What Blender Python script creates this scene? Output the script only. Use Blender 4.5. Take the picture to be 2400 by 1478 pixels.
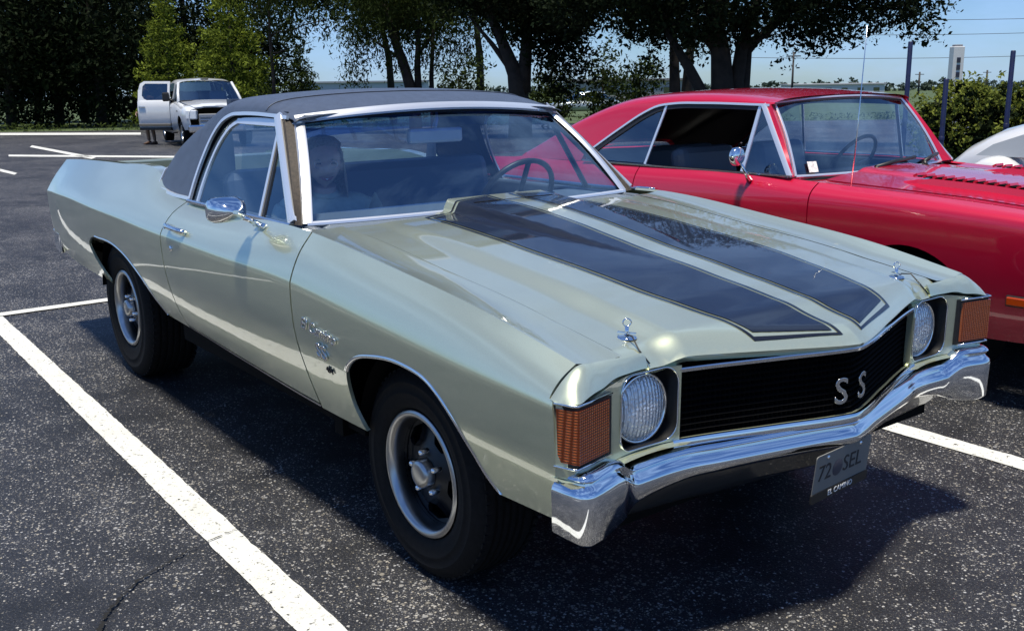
import bpy, bmesh, math, random
import numpy as np
from mathutils import Vector, Matrix
from mathutils.geometry import delaunay_2d_cdt
random.seed(7); rng = np.random.default_rng(7)
for _o in list(bpy.data.objects): bpy.data.objects.remove(_o)
scene = bpy.context.scene
COL = scene.collection
R = math.radians
# ---------------------------------------------------------------- camera
CAM = np.array([2.4920, -2.3471, 1.5110]); YAW, PITCH, ROLL = 2.491441, 0.231358, -0.013956
_f = Vector((math.cos(YAW)*math.cos(PITCH), math.sin(YAW)*math.cos(PITCH), -math.sin(PITCH)))
_r0 = Vector((math.sin(YAW), -math.cos(YAW), 0)); _u0 = _r0.cross(_f)
_r = _r0*math.cos(ROLL) + _u0*math.sin(ROLL); _u = -_r0*math.sin(ROLL) + _u0*math.cos(ROLL)
_cd = bpy.data.cameras.new('camera'); cam = bpy.data.objects.new('camera', _cd); COL.objects.link(cam)
_m = Matrix((( _r.x, _u.x, -_f.x, CAM[0]), (_r.y, _u.y, -_f.y, CAM[1]), (_r.z, _u.z, -_f.z, CAM[2]), (0, 0, 0, 1)))
cam.matrix_world = _m
_cd.sensor_width = 36.0; _cd.lens = 2359.157/2400*36.0; _cd.clip_start = 0.05; _cd.clip_end = 6000
scene.camera = cam
# ---------------------------------------------------------------- sun and sky
SUN_DIR = Vector((0.11, -0.15, 0.98)).normalized()          # towards the sun: high, from the near front
_sl = bpy.data.lights.new('sun', 'SUN'); _sl.energy = 5.0; _sl.angle = R(6.0); _sl.color = (1.0, 0.925, 0.77)
sun = bpy.data.objects.new('sun', _sl); COL.objects.link(sun)
sun.rotation_euler = (-SUN_DIR).to_track_quat('-Z', 'Y').to_euler()
world = bpy.data.worlds.new('World'); scene.world = world; world.use_nodes = True
_nt = world.node_tree; _nt.nodes.clear()
_out = _nt.nodes.new('ShaderNodeOutputWorld'); _bg = _nt.nodes.new('ShaderNodeBackground'); _bg.inputs[1].default_value = 0.066
_sky = _nt.nodes.new('ShaderNodeTexSky'); _sky.sky_type = 'NISHITA'; _sky.sun_disc = False
_sky.sun_elevation = math.asin(SUN_DIR.z); _sky.sun_rotation = math.atan2(SUN_DIR.x, SUN_DIR.y)
_sky.air_density = 1.0; _sky.dust_density = 0.05; _sky.ozone_density = 2.0
_tc = _nt.nodes.new('ShaderNodeTexCoord'); _map = _nt.nodes.new('ShaderNodeMapping'); _map.inputs['Scale'].default_value = (1.0, 1.0, 3.2)
_nz = _nt.nodes.new('ShaderNodeTexNoise'); _nz.inputs['Scale'].default_value = 2.3; _nz.inputs['Detail'].default_value = 7; _nz.inputs['Roughness'].default_value = 0.58
_rmp = _nt.nodes.new('ShaderNodeValToRGB'); _rmp.color_ramp.elements[0].position = 0.45; _rmp.color_ramp.elements[1].position = 0.72
_rmp.color_ramp.elements[0].color = (.03, .03, .03, 1); _rmp.color_ramp.elements[1].color = (0.80, 0.80, 0.80, 1)
_mix = _nt.nodes.new('ShaderNodeMixRGB'); _mix.inputs[2].default_value = (9.5, 9.8, 10.2, 1)
_nt.links.new(_tc.outputs['Generated'], _map.inputs[0]); _nt.links.new(_map.outputs[0], _nz.inputs['Vector'])
_nt.links.new(_nz.outputs['Fac'], _rmp.inputs[0]); _nt.links.new(_rmp.outputs[0], _mix.inputs[0])
_nt.links.new(_sky.outputs[0], _mix.inputs[1]); _tint = _nt.nodes.new('ShaderNodeMixRGB'); _tint.blend_type = 'MULTIPLY'; _tint.inputs[0].default_value = 1.0; _tint.inputs[2].default_value = (0.58, 0.86, 1.34, 1)
_nt.links.new(_mix.outputs[0], _tint.inputs[1]); _nt.links.new(_tint.outputs[0], _bg.inputs[0]); _nt.links.new(_bg.outputs[0], _out.inputs[0])
scene.view_settings.view_transform = 'Standard'; scene.view_settings.look = 'None'
scene.view_settings.exposure = 0.36; scene.view_settings.gamma = 1.0
try: scene.view_settings.use_curve_mapping = False
except Exception: pass
scene.cycles.max_bounces = 8; scene.cycles.transparent_max_bounces = 12; scene.cycles.caustics_reflective = False; scene.cycles.caustics_refractive = False
# ---------------------------------------------------------------- materials
def _mat(name):
    m = bpy.data.materials.new(name); m.use_nodes = True; nt = m.node_tree
    return m, nt, nt.nodes['Principled BSDF']
def mat(name, col, rough=0.5, metal=0.0, coat=0.0, coat_rough=0.03, spec=0.5, noise=0.0, nscale=20.0, bump=0.0, bscale=200.0, emit=None, sheen=0.0):
    m, nt, b = _mat(name)
    b.inputs['Base Color'].default_value = (*col, 1); b.inputs['Roughness'].default_value = rough; b.inputs['Metallic'].default_value = metal
    b.inputs['Coat Weight'].default_value = coat; b.inputs['Coat Roughness'].default_value = coat_rough; b.inputs['Specular IOR Level'].default_value = spec
    if sheen: b.inputs['Sheen Weight'].default_value = sheen
    if emit: b.inputs['Emission Color'].default_value = (*emit[:3], 1); b.inputs['Emission Strength'].default_value = emit[3]
    if noise or bump:
        tc = nt.nodes.new('ShaderNodeTexCoord')
    if noise:
        n = nt.nodes.new('ShaderNodeTexNoise'); n.inputs['Scale'].default_value = nscale; n.inputs['Detail'].default_value = 6
        r = nt.nodes.new('ShaderNodeValToRGB'); r.color_ramp.elements[0].position = .3; r.color_ramp.elements[1].position = .7
        r.color_ramp.elements[0].color = (*[max(0, c*(1-noise)) for c in col], 1); r.color_ramp.elements[1].color = (*[min(1, c*(1+noise)) for c in col], 1)
        nt.links.new(tc.outputs['Object'], n.inputs['Vector']); nt.links.new(n.outputs['Fac'], r.inputs[0]); nt.links.new(r.outputs[0], b.inputs['Base Color'])
    if bump:
        n2 = nt.nodes.new('ShaderNodeTexNoise'); n2.inputs['Scale'].default_value = bscale; n2.inputs['Detail'].default_value = 3
        bp = nt.nodes.new('ShaderNodeBump'); bp.inputs['Strength'].default_value = bump; bp.inputs['Distance'].default_value = 0.004
        nt.links.new(tc.outputs['Object'], n2.inputs['Vector']); nt.links.new(n2.outputs['Fac'], bp.inputs['Height']); nt.links.new(bp.outputs[0], b.inputs['Normal'])
    return m
def car_paint(name, col, metal=0.35, rough=0.35, flake=0.06, dust=0.05, coat_ior=1.75):
    """pigment or metallic base under a clear coat, with a slight orange peel and road dust"""
    m, nt, b = _mat(name)
    b.inputs['Metallic'].default_value = metal; b.inputs['Roughness'].default_value = rough
    b.inputs['Coat Weight'].default_value = 1.0; b.inputs['Coat Roughness'].default_value = 0.025; b.inputs['Coat IOR'].default_value = coat_ior
    tc = nt.nodes.new('ShaderNodeTexCoord')
    n = nt.nodes.new('ShaderNodeTexNoise'); n.inputs['Scale'].default_value = 700; n.inputs['Detail'].default_value = 1
    r = nt.nodes.new('ShaderNodeValToRGB'); r.color_ramp.elements[0].position = .35; r.color_ramp.elements[1].position = .65
    r.color_ramp.elements[0].color = (*[c*(1-flake) for c in col], 1); r.color_ramp.elements[1].color = (*[min(1, c*(1+flake)) for c in col], 1)
    n2 = nt.nodes.new('ShaderNodeTexNoise'); n2.inputs['Scale'].default_value = 2.5; n2.inputs['Detail'].default_value = 8; n2.inputs['Roughness'].default_value = .6
    mr = nt.nodes.new('ShaderNodeMapRange'); mr.inputs[1].default_value = .35; mr.inputs[2].default_value = .75; mr.inputs[3].default_value = 0.0; mr.inputs[4].default_value = dust
    mx = nt.nodes.new('ShaderNodeMixRGB'); mx.inputs[2].default_value = (.30, .27, .22, 1)
    n3 = nt.nodes.new('ShaderNodeTexNoise'); n3.inputs['Scale'].default_value = 5.0; n3.inputs['Detail'].default_value = 2
    bp = nt.nodes.new('ShaderNodeBump'); bp.inputs['Strength'].default_value = 0.03; bp.inputs['Distance'].default_value = 0.02
    L = nt.links.new
    for q in (n, n2, n3): L(tc.outputs['Object'], q.inputs['Vector'])
    L(n.outputs['Fac'], r.inputs[0]); L(n2.outputs['Fac'], mr.inputs[0]); L(mr.outputs[0], mx.inputs[0]); L(r.outputs[0], mx.inputs[1]); L(mx.outputs[0], b.inputs['Base Color'])
    L(n3.outputs['Fac'], bp.inputs['Height']); L(bp.outputs[0], b.inputs['Coat Normal'])
    return m
def glass(name, tint=(0.80, 0.91, 1.0), rough=0.0, refl=(.78, .92, 1.0), trans=0.97, ior=2.6):
    """thin sheet: tinted see-through plus fresnel reflection, lets sunlight in"""
    m = bpy.data.materials.new(name); m.use_nodes = True; nt = m.node_tree; nt.nodes.clear()
    o = nt.nodes.new('ShaderNodeOutputMaterial'); t = nt.nodes.new('ShaderNodeBsdfTransparent'); g = nt.nodes.new('ShaderNodeBsdfGlossy')
    t.inputs[0].default_value = (*[c*trans for c in tint], 1); g.inputs['Roughness'].default_value = rough; g.inputs[0].default_value = (*refl, 1)
    fr = nt.nodes.new('ShaderNodeFresnel'); fr.inputs[0].default_value = ior
    mx = nt.nodes.new('ShaderNodeMixShader'); L = nt.links.new
    ge = nt.nodes.new('ShaderNodeNewGeometry'); mr = nt.nodes.new('ShaderNodeMapRange'); mr.inputs[3].default_value = ior; mr.inputs[4].default_value = 1.0/ior; L(ge.outputs['Backfacing'], mr.inputs[0]); L(mr.outputs[0], fr.inputs[0])
    L(fr.outputs[0], mx.inputs[0]); L(t.outputs[0], mx.inputs[1]); L(g.outputs[0], mx.inputs[2]); L(mx.outputs[0], o.inputs[0])
    return m
# ---------------------------------------------------------------- objects
def empty(name, loc=(0, 0, 0), rz=0.0):
    o = bpy.data.objects.new(name, None); COL.objects.link(o); o.location = loc; o.rotation_euler = (0, 0, rz); o.empty_display_size = .2
    return o
def tag(o, label=None, cat=None, group=None, kind=None):
    if label: o['label'] = label
    if cat: o['category'] = cat
    if group: o['group'] = group
    if kind: o['kind'] = kind
    return o
def link(name, me, m=None, parent=None, smooth=None):
    o = bpy.data.objects.new(name, me); COL.objects.link(o)
    if m is not None and len(me.materials) == 0: me.materials.append(m)
    if parent is not None: o.parent = parent
    if smooth is not None: me.polygons.foreach_set('use_smooth', [smooth]*len(me.polygons))
    return o
def mesh_np(name, V, F, m=None, parent=None, smooth=False, normals=None):
    me = bpy.data.meshes.new(name)
    me.from_pydata([tuple(map(float, p)) for p in V], [], [tuple(map(int, f)) for f in F]); me.update()
    if smooth: me.polygons.foreach_set('use_smooth', [True]*len(me.polygons))
    if normals is not None: me.normals_split_custom_set_from_vertices([tuple(map(float, n)) for n in normals])
    return link(name, me, m, parent)
class MB:
    """collects simple shapes into one mesh (one part)"""
    def __init__(s): s.V = []; s.F = []; s.S = []
    def add(s, V, F, smooth=False):
        o = len(s.V); s.V += [tuple(map(float, v)) for v in V]; s.F += [tuple(int(i)+o for i in f) for f in F]; s.S += [smooth]*len(F); return s
    def box(s, c, d, rz=0.0, rx=0.0, ry=0.0, bev=0.0):
        hx, hy, hz = [q/2 for q in d]; M = (Matrix.Rotation(rz, 3, 'Z') @ Matrix.Rotation(ry, 3, 'Y') @ Matrix.Rotation(rx, 3, 'X'))
        if bev > 0:
            bm = bmesh.new(); bmesh.ops.create_cube(bm, size=1.0); bmesh.ops.scale(bm, vec=d, verts=bm.verts)
            bmesh.ops.bevel(bm, geom=list(bm.edges), offset=bev, segments=2, profile=.5, affect='EDGES')
            V = [M @ v.co + Vector(c) for v in bm.verts]; F = [[v.index for v in f.verts] for f in bm.faces]; bm.verts.index_update()
            F = [[v.index for v in f.verts] for f in bm.faces]; bm.free(); return s.add(V, F, False)
        V = [M @ Vector((x, y, z)) + Vector(c) for x in (-hx, hx) for y in (-hy, hy) for z in (-hz, hz)]
        return s.add(V, [(0,1,3,2),(4,6,7,5),(0,4,5,1),(2,3,7,6),(0,2,6,4),(1,5,7,3)])
    def tube(s, pts, rad, n=8, cap=True, smooth=True):
        P = [Vector(p) for p in pts]; rad = rad if hasattr(rad, '__len__') else [rad]*len(P); V = []; F = []
        up = None
        for i, p in enumerate(P):
            t = (P[min(i+1, len(P)-1)] - P[max(i-1, 0)]).normalized()
            if up is None:
                up = Vector((0, 0, 1)) if abs(t.z) < .9 else Vector((1, 0, 0))
            a = t.cross(up).normalized(); b = a.cross(t).normalized(); up = b
            for k in range(n):
                q = 2*math.pi*k/n; V.append(p + (a*math.cos(q) + b*math.sin(q))*rad[i])
        for i in range(len(P)-1):
            for k in range(n): F.append((i*n+k, i*n+(k+1) % n, (i+1)*n+(k+1) % n, (i+1)*n+k))
        s.add(V, F, smooth)
        if cap:
            o = len(s.V)
            s.add(V[:n], [tuple(reversed(range(n)))]); s.add(V[-n:], [tuple(range(n))])
        return s
    def lathe(s, prof, c=(0, 0, 0), axis='Y', n=32, smooth=True, closed=False, a0=0.0, a1=2*math.pi):
        """prof: [(along axis, radius)]"""
        full = abs(a1-a0-2*math.pi) < 1e-6; m = n if full else n+1; V = []; F = []; c = Vector(c)
        for (t, r) in prof:
            for k in range(m):
                q = a0 + (a1-a0)*k/n; x, y = r*math.cos(q), r*math.sin(q)
                V.append(c + (Vector((x, t, y)) if axis == 'Y' else Vector((t, x, y)) if axis == 'X' else Vector((x, y, t))))
        L = len(prof)
        for i in range(L-1 if not closed else L):
            j = (i+1) % L
            for k in range(n):
                k2 = (k+1) % m; F.append((i*m+k, i*m+k2, j*m+k2, j*m+k))
        return s.add(V, F, smooth)
    def prism(s, poly, d, M=Matrix.Identity(4), smooth=False):
        """poly in local XY extruded 0..d along local Z"""
        n = len(poly); V = [M @ Vector((x, y, 0)) for x, y in poly] + [M @ Vector((x, y, d)) for x, y in poly]
        F = [tuple(reversed(range(n))), tuple(range(n, 2*n))] + [(i, (i+1) % n, n+(i+1) % n, n+i) for i in range(n)]
        return s.add(V, F, smooth)
    def strip(s, A, B, smooth=True):
        n = len(A); return s.add(list(A)+list(B), [(i, i+1, n+i+1, n+i) for i in range(n-1)], smooth)
    def build(s, name, m, parent=None, sharp=None):
        me = bpy.data.meshes.new(name); me.from_pydata(s.V, [], s.F); me.update()
        me.polygons.foreach_set('use_smooth', s.S)
        o = link(name, me, m, parent)
        bm = bmesh.new(); bm.from_mesh(me); bmesh.ops.remove_doubles(bm, verts=bm.verts, dist=1e-5); bmesh.ops.recalc_face_normals(bm, faces=bm.faces)
        if sharp:
            for e in bm.edges:
                if len(e.link_faces) == 2 and e.calc_face_angle(0) > sharp: e.smooth = False
        bm.to_mesh(me); bm.free(); me.update()
        return o
# ---------------------------------------------------------------- curved panels cut to an outline
def resample(poly, step, closed=True):
    P = np.asarray(poly, float); out = []
    n = len(P)
    for i in range(n if closed else n-1):
        a, b = P[i], P[(i+1) % n]; k = max(1, int(math.ceil(np.linalg.norm(b-a)/step)))
        for j in range(k): out.append(a + (b-a)*j/k)
    if not closed: out.append(P[-1])
    return np.array(out)
def inside(pts, poly):
    x, y = pts[:, 0], pts[:, 1]; c = np.zeros(len(pts), bool); n = len(poly); j = n-1
    for i in range(n):
        xi, yi = poly[i]; xj, yj = poly[j]
        k = ((yi > y) != (yj > y)) & (x < (xj-xi)*(y-yi)/((yj-yi) if yj != yi else 1e-12) + xi)
        c ^= k; j = i
    return c
def panel(name, outline, surf, m, parent=None, step=0.03, holes=(), flange=0.012, side=1, back=False, mats=None):
    """sheet of surf(u,v) cut to an outline in (u,v); analytic normals; edge turned inwards by flange"""
    loops = [resample(outline, step)] + [resample(hh, step) for hh in holes]
    B = np.concatenate(loops); lo, hi = B.min(0), B.max(0)
    gx = np.arange(lo[0]+step*.5, hi[0], step); gy = np.arange(lo[1]+step*.5, hi[1], step)
    G = np.stack(np.meshgrid(gx, gy), -1).reshape(-1, 2)
    ok = inside(G, loops[0])
    for hh in loops[1:]: ok &= ~inside(G, hh)
    G = G[ok]
    if len(G):
        near = np.ones(len(G), bool)
        for i in range(0, len(G), 4000):
            d = ((G[i:i+4000, None, :] - B[None])**2).sum(-1).min(1); near[i:i+4000] = d > (step*.45)**2
        G = G[near]
    edges = []; o = 0
    for l in loops:
        k = len(l); edges += [(o+i, o+(i+1) % k) for i in range(k)]; o += k
    P = np.concatenate([B, G]); res = delaunay_2d_cdt([Vector(p) for p in P], edges, [], 0, 1e-7)
    vc, tri = np.array([tuple(p) for p in res[0]]), res[2]
    orig = res[3]
    T = np.array([t for t in tri if len(t) == 3], int); cen = vc[T].mean(1)
    k = inside(cen, loops[0])
    for hh in loops[1:]: k &= ~inside(cen, hh)
    T = T[k]
    a, b, c2 = vc[T[:, 0]], vc[T[:, 1]], vc[T[:, 2]]
    ar = (b[:, 0]-a[:, 0])*(c2[:, 1]-a[:, 1]) - (b[:, 1]-a[:, 1])*(c2[:, 0]-a[:, 0])
    T = T[np.abs(ar) > 1e-9]
    u, v = vc[:, 0], vc[:, 1]; e = 1e-3
    X = surf(u, v); du = surf(u+e, v) - surf(u-e, v); dv = surf(u, v+e) - surf(u, v-e)
    N = np.cross(du, dv); N /= np.maximum(np.linalg.norm(N, axis=1, keepdims=True), 1e-12)
    if back: N = -N
    if side < 0: X = X*[1, -1, 1]; N = N*[1, -1, 1]
    V = X; NN = N; F = []
    fn = np.cross(V[T[:, 1]]-V[T[:, 0]], V[T[:, 2]]-V[T[:, 0]]); flip = (fn*N[T[:, 0]]).sum(1) < 0
    T[flip] = T[flip][:, [0, 2, 1]]; F = [tuple(t) for t in T]
    if flange > 0:
        # boundary edges of the kept triangles
        from collections import Counter
        ec = Counter(); dirn = {}
        for t in F:
            for i in range(3):
                q = (t[i], t[(i+1) % 3]); kk = (min(q), max(q)); ec[kk] += 1; dirn[kk] = q
        bd = [dirn[kk] for kk, n_ in ec.items() if n_ == 1]
        ids = sorted({i for q in bd for i in q}); mp = {i: j for j, i in enumerate(ids)}; n0 = len(V)
        ring0 = V[ids]; ring1 = V[ids] - N[ids]*flange
        side_n = np.zeros((len(ids), 3))
        for (i, j) in bd:
            w = np.cross(V[j]-V[i], N[i]); nn = np.linalg.norm(w)
            if nn > 1e-12: side_n[mp[i]] += w/nn; side_n[mp[j]] += w/nn
        side_n /= np.maximum(np.linalg.norm(side_n, axis=1, keepdims=True), 1e-9)
        V = np.concatenate([V, ring0, ring1]); NN = np.concatenate([NN, side_n, side_n]); k = len(ids)
        for (i, j) in bd: F.append((n0+mp[j], n0+mp[i], n0+k+mp[i], n0+k+mp[j]))
    used = np.unique(np.concatenate([np.array(f) for f in F])); rm = -np.ones(len(V), int); rm[used] = np.arange(len(used))
    return mesh_np(name, V[used], [tuple(rm[list(f)]) for f in F], m, parent, True, NN[used])
def path_sweep(name, pts, prof, m, parent=None, up=(0, 0, 1), closed=False, smooth=True, side=1):
    """sweep a 2D profile [(across, up)] along a 3D polyline: trims and mouldings"""
    P = [Vector(p) for p in pts]; n = len(prof); V = []; F = []; up = Vector(up)
    if side < 0: P = [Vector((p.x, -p.y, p.z)) for p in P]
    for i, p in enumerate(P):
        a = P[i-1] if (i > 0 or closed) else P[i]; b = P[(i+1) % len(P)] if (i < len(P)-1 or closed) else P[i]
        t = (b-a).normalized(); x = t.cross(up).normalized(); z = x.cross(t).normalized()
        for (s, h) in prof: V.append(p + x*s + z*h)
    L = len(P)
    for i in range(L if closed else L-1):
        j = (i+1) % L
        for k in range(n): F.append((i*n+k, i*n+(k+1) % n, j*n+(k+1) % n, j*n+k))
    if not closed: F.append(tuple(range(n))); F.append(tuple(reversed(range((L-1)*n, L*n))))
    mb = MB(); mb.add(V, F, smooth); return mb.build(name, m, parent, sharp=R(40))
def round_prof(w, h, k=6, base=0.0):
    return [(w/2*math.cos(math.pi*i/k), base + h*math.sin(math.pi*i/k)) for i in range(k+1)] + [(-w/2, base-h*.4), (w/2, base-h*.4)]
def text_mesh(name, body, size, m, parent, M, depth=0.002, bevel=0.0, align='CENTER', shear=0.0):
    cu = bpy.data.curves.new(name, 'FONT'); cu.body = body; cu.size = size; cu.extrude = depth; cu.bevel_depth = bevel; cu.align_x = align; cu.align_y = 'CENTER'; cu.shear = shear
    cu.resolution_u = 3
    o = bpy.data.objects.new(name, cu); COL.objects.link(o); dg = bpy.context.evaluated_depsgraph_get(); dg.update()
    me = bpy.data.meshes.new_from_object(o.evaluated_get(dg)); bpy.data.objects.remove(o); bpy.data.curves.remove(cu)
    me.materials.clear(); me.transform(M); me.name = name
    return link(name, me, m, parent)
def frame_matrix(o, x, y):
    x = Vector(x).normalized(); y = Vector(y); z = x.cross(y).normalized(); y = z.cross(x)
    return Matrix(((x.x, y.x, z.x, o[0]), (x.y, y.y, z.y, o[1]), (x.z, y.z, z.z, o[2]), (0, 0, 0, 1)))
# ground falls gently away from the camera side of the lot
ED = np.array([math.cos(YAW), math.sin(YAW)]); ES = np.array([math.sin(YAW), -math.cos(YAW)])      # away / to the right
def gz(x, y):
    d = (np.asarray(x)-CAM[0])*ED[0] + (np.asarray(y)-CAM[1])*ED[1]
    return -0.0145*np.maximum(0.0, d-9.0)
def wpt(d, s): 
    p = CAM[:2] + ED*d + ES*s; return float(p[0]), float(p[1])
def at(px, d):
    """ground point at depth d (m along the view) below photo column px"""
    s = (px-1200)/2359.157*d*1.0
    return wpt(d, s)
# ---------------------------------------------------------------- shared materials
M_ = {}
M_['chrome'] = mat('chrome', (.80, .82, .84), rough=.06, metal=1.0, bump=.02, bscale=12)
M_['chrome_soft'] = mat('brushed_trim', (.74, .75, .76), rough=.16, metal=1.0)
M_['bright_trim'] = mat('bright_trim', (.86, .87, .88), rough=.30, metal=.75)
M_['black_gap'] = mat('underseal_and_shade_black', (.004, .004, .004), rough=.9, spec=.1)
M_['rubber'] = mat('tyre_rubber', (.007, .007, .0075), rough=.8, spec=.2, noise=.35, nscale=60, bump=.15, bscale=300)
M_['black_plastic'] = mat('black_trim', (.010, .010, .011), rough=.45)
M_['vinyl'] = mat('vinyl_top', (.058, .076, .118), rough=.42, spec=.4, noise=.12, nscale=30, bump=.35, bscale=700)
M_['seat'] = mat('seat_vinyl', (.09, .11, .14), rough=.45, bump=.2, bscale=300)
M_['dash'] = mat('dash_vinyl', (.11, .14, .18), rough=.5)
M_['glass'] = glass('car_glass')
def amber_mat():
    m, nt, b = _mat('amber_lens'); L = nt.links.new; N = nt.nodes.new; tc = N('ShaderNodeTexCoord'); b.inputs['Roughness'].default_value = .22; b.inputs['Coat Weight'].default_value = .5
    acc = None
    for ax, sc in (('Z', 46), ('Y', 40)):
        w = N('ShaderNodeTexWave'); w.wave_type = 'BANDS'; w.bands_direction = ax; w.inputs['Scale'].default_value = sc; w.inputs['Distortion'].default_value = .15; L(tc.outputs['Object'], w.inputs['Vector'])
        if acc is None: acc = w.outputs['Fac']
        else:
            mu = N('ShaderNodeMath'); mu.operation = 'MULTIPLY'; L(acc, mu.inputs[0]); L(w.outputs['Fac'], mu.inputs[1]); acc = mu.outputs[0]
    r = N('ShaderNodeValToRGB'); r.color_ramp.elements[0].color = (.14, .022, .001, 1); r.color_ramp.elements[1].color = (.42, .095, .004, 1); r.color_ramp.elements[1].position = .8
    L(acc, r.inputs[0]); L(r.outputs[0], b.inputs['Base Color']); bp = N('ShaderNodeBump'); bp.inputs['Strength'].default_value = .6; bp.inputs['Distance'].default_value = .004; L(acc, bp.inputs['Height']); L(bp.outputs[0], b.inputs['Normal']); return m
M_['amber'] = amber_mat()
def facet_lens():
    """pressed glass with a silvered bowl behind it"""
    m, nt, b = _mat('pressed_lens'); L = nt.links.new; N = nt.nodes.new; tc = N('ShaderNodeTexCoord'); b.inputs['Metallic'].default_value = .35; b.inputs['Roughness'].default_value = .16; b.inputs['Base Color'].default_value = (.93, .95, .97, 1); b.inputs['Coat Weight'].default_value = 1.0
    v = N('ShaderNodeTexVoronoi'); v.inputs['Scale'].default_value = 120; L(tc.outputs['Object'], v.inputs['Vector']); w = N('ShaderNodeTexWave'); w.bands_direction = 'Y'; w.inputs['Scale'].default_value = 26; w.inputs['Distortion'].default_value = .4; L(tc.outputs['Object'], w.inputs['Vector'])
    ad = N('ShaderNodeMath'); ad.operation = 'MULTIPLY_ADD'; ad.inputs[1].default_value = .8; L(v.outputs['Distance'], ad.inputs[0]); L(w.outputs['Fac'], ad.inputs[2])
    bp = N('ShaderNodeBump'); bp.inputs['Strength'].default_value = .7; bp.inputs['Distance'].default_value = .006; L(ad.outputs[0], bp.inputs['Height']); L(bp.outputs[0], b.inputs['Normal']); return m
M_['headlens'] = facet_lens()
M_['reflector'] = mat('lamp_reflector', (.90, .92, .95), rough=.30, metal=.35, noise=.12, nscale=120, bump=.8, bscale=75)
# ---------------------------------------------------------------- curve helpers
def cr(xs, ys):
    """smooth interpolation through (xs, ys); ys may be (n,) or (n,k); clamped ends"""
    xs = np.asarray(xs, float); ys = np.asarray(ys, float)
    if xs[0] > xs[-1]: xs = xs[::-1]; ys = ys[::-1]
    n = len(xs); d = np.diff(xs); sh = (slice(None),) + (None,) * (ys.ndim - 1)
    s = np.diff(ys, axis=0) / d[sh]
    m = np.empty_like(ys)
    m[0] = s[0]; m[-1] = s[-1]
    if n > 2:
        w0 = d[1:][sh]; w1 = d[:-1][sh]
        m[1:-1] = (s[:-1] * w0 + s[1:] * w1) / (w0 + w1)
    def f(x):
        x = np.clip(np.asarray(x, float), xs[0], xs[-1])
        i = np.clip(np.searchsorted(xs, x, side='right') - 1, 0, n - 2)
        h = d[i]; t = (x - xs[i]) / h
        if ys.ndim > 1: t = t[..., None]; h = h[..., None]
        h00 = 2*t**3 - 3*t**2 + 1; h10 = t**3 - 2*t**2 + t; h01 = -2*t**3 + 3*t**2; h11 = t**3 - t**2
        return h00*ys[i] + h10*h*m[i] + h01*ys[i+1] + h11*h*m[i+1]
    return f
def loft_table(stations, KS=0.1):
    """stations: {x: [(y,z)...]} -> surf(u=x, v) with v = knot*KS; second return: z -> v at x"""
    xs = sorted(stations); T = np.array([stations[x] for x in xs], float)   # (ns, nk, 2)
    fx = cr(xs, T.reshape(len(xs), -1)); nk = T.shape[1]
    def prof(x):
        return fx(np.atleast_1d(x)).reshape(-1, nk, 2)
    kk = np.arange(nk) * KS
    def surf(u, v):
        u = np.atleast_1d(np.asarray(u, float)); v = np.atleast_1d(np.asarray(v, float))
        P = prof(u)                                     # (n,nk,2)
        d = np.diff(P, axis=1) / KS
        m = np.empty_like(P); m[:, 0] = d[:, 0]; m[:, -1] = d[:, -1]; m[:, 1:-1] = (d[:, :-1] + d[:, 1:]) / 2
        vv = v / KS; i = np.clip(np.floor(vv).astype(int), 0, nk - 2); t = (vv - i)[:, None]; r = np.arange(len(u))
        h00 = 2*t**3 - 3*t**2 + 1; h10 = t**3 - 2*t**2 + t; h01 = -2*t**3 + 3*t**2; h11 = t**3 - t**2
        p = h00*P[r, i] + h10*KS*m[r, i] + h01*P[r, i+1] + h11*KS*m[r, i+1]
        return np.stack([u, -p[:, 0], p[:, 1]], 1)      # right-hand side of the car is -y
    vs = np.linspace(0, (nk - 1) * KS, 121)
    def z2v(x, z):
        p = surf(np.full(121, x), vs); return float(np.interp(z, np.maximum.accumulate(p[:, 2]), vs))
    return surf, z2v
EC_SIDE = {
 -4.20: [(.792,.49),(.822,.57),(.842,.69),(.850,.85),(.840,.892),(.785,.975),(.715,1.058)],
 -3.80: [(.815,.475),(.852,.565),(.880,.70),(.895,.865),(.885,.912),(.815,1.00),(.735,1.08)],
 -3.40: [(.828,.47),(.872,.56),(.904,.70),(.919,.87),(.909,.920),(.83,1.012),(.745,1.095)],
 -3.00: [(.84,.47),(.885,.56),(.92,.70),(.937,.865),(.926,.918),(.84,1.015),(.748,1.104)],
 -2.40: [(.85,.465),(.895,.56),(.93,.70),(.945,.855),(.935,.910),(.848,1.015),(.752,1.108)],
 -2.10: [(.855,.46),(.90,.558),(.937,.70),(.95,.85),(.940,.902),(.875,.985),(.795,1.045)],
 -1.80: [(.86,.455),(.905,.555),(.941,.70),(.952,.845),(.942,.897),(.890,.965),(.815,1.012)],
 -1.20: [(.86,.43),(.908,.55),(.944,.70),(.953,.838),(.943,.890),(.893,.96),(.825,1.012)],
 -0.60: [(.86,.41),(.906,.545),(.943,.69),(.951,.833),(.943,.885),(.908,.96),(.858,1.022)],
  0.00: [(.868,.42),(.902,.53),(.936,.65),(.946,.78),(.940,.838),(.905,.913),(.858,.969)],
  0.40: [(.878,.44),(.906,.53),(.935,.63),(.945,.755),(.940,.808),(.907,.873),(.858,.924)],
  0.85: [(.88,.46),(.905,.53),(.93,.615),(.938,.735),(.935,.780),(.902,.816),(.852,.842)],
}
ec_side, ec_z2v = loft_table(EC_SIDE)
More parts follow.
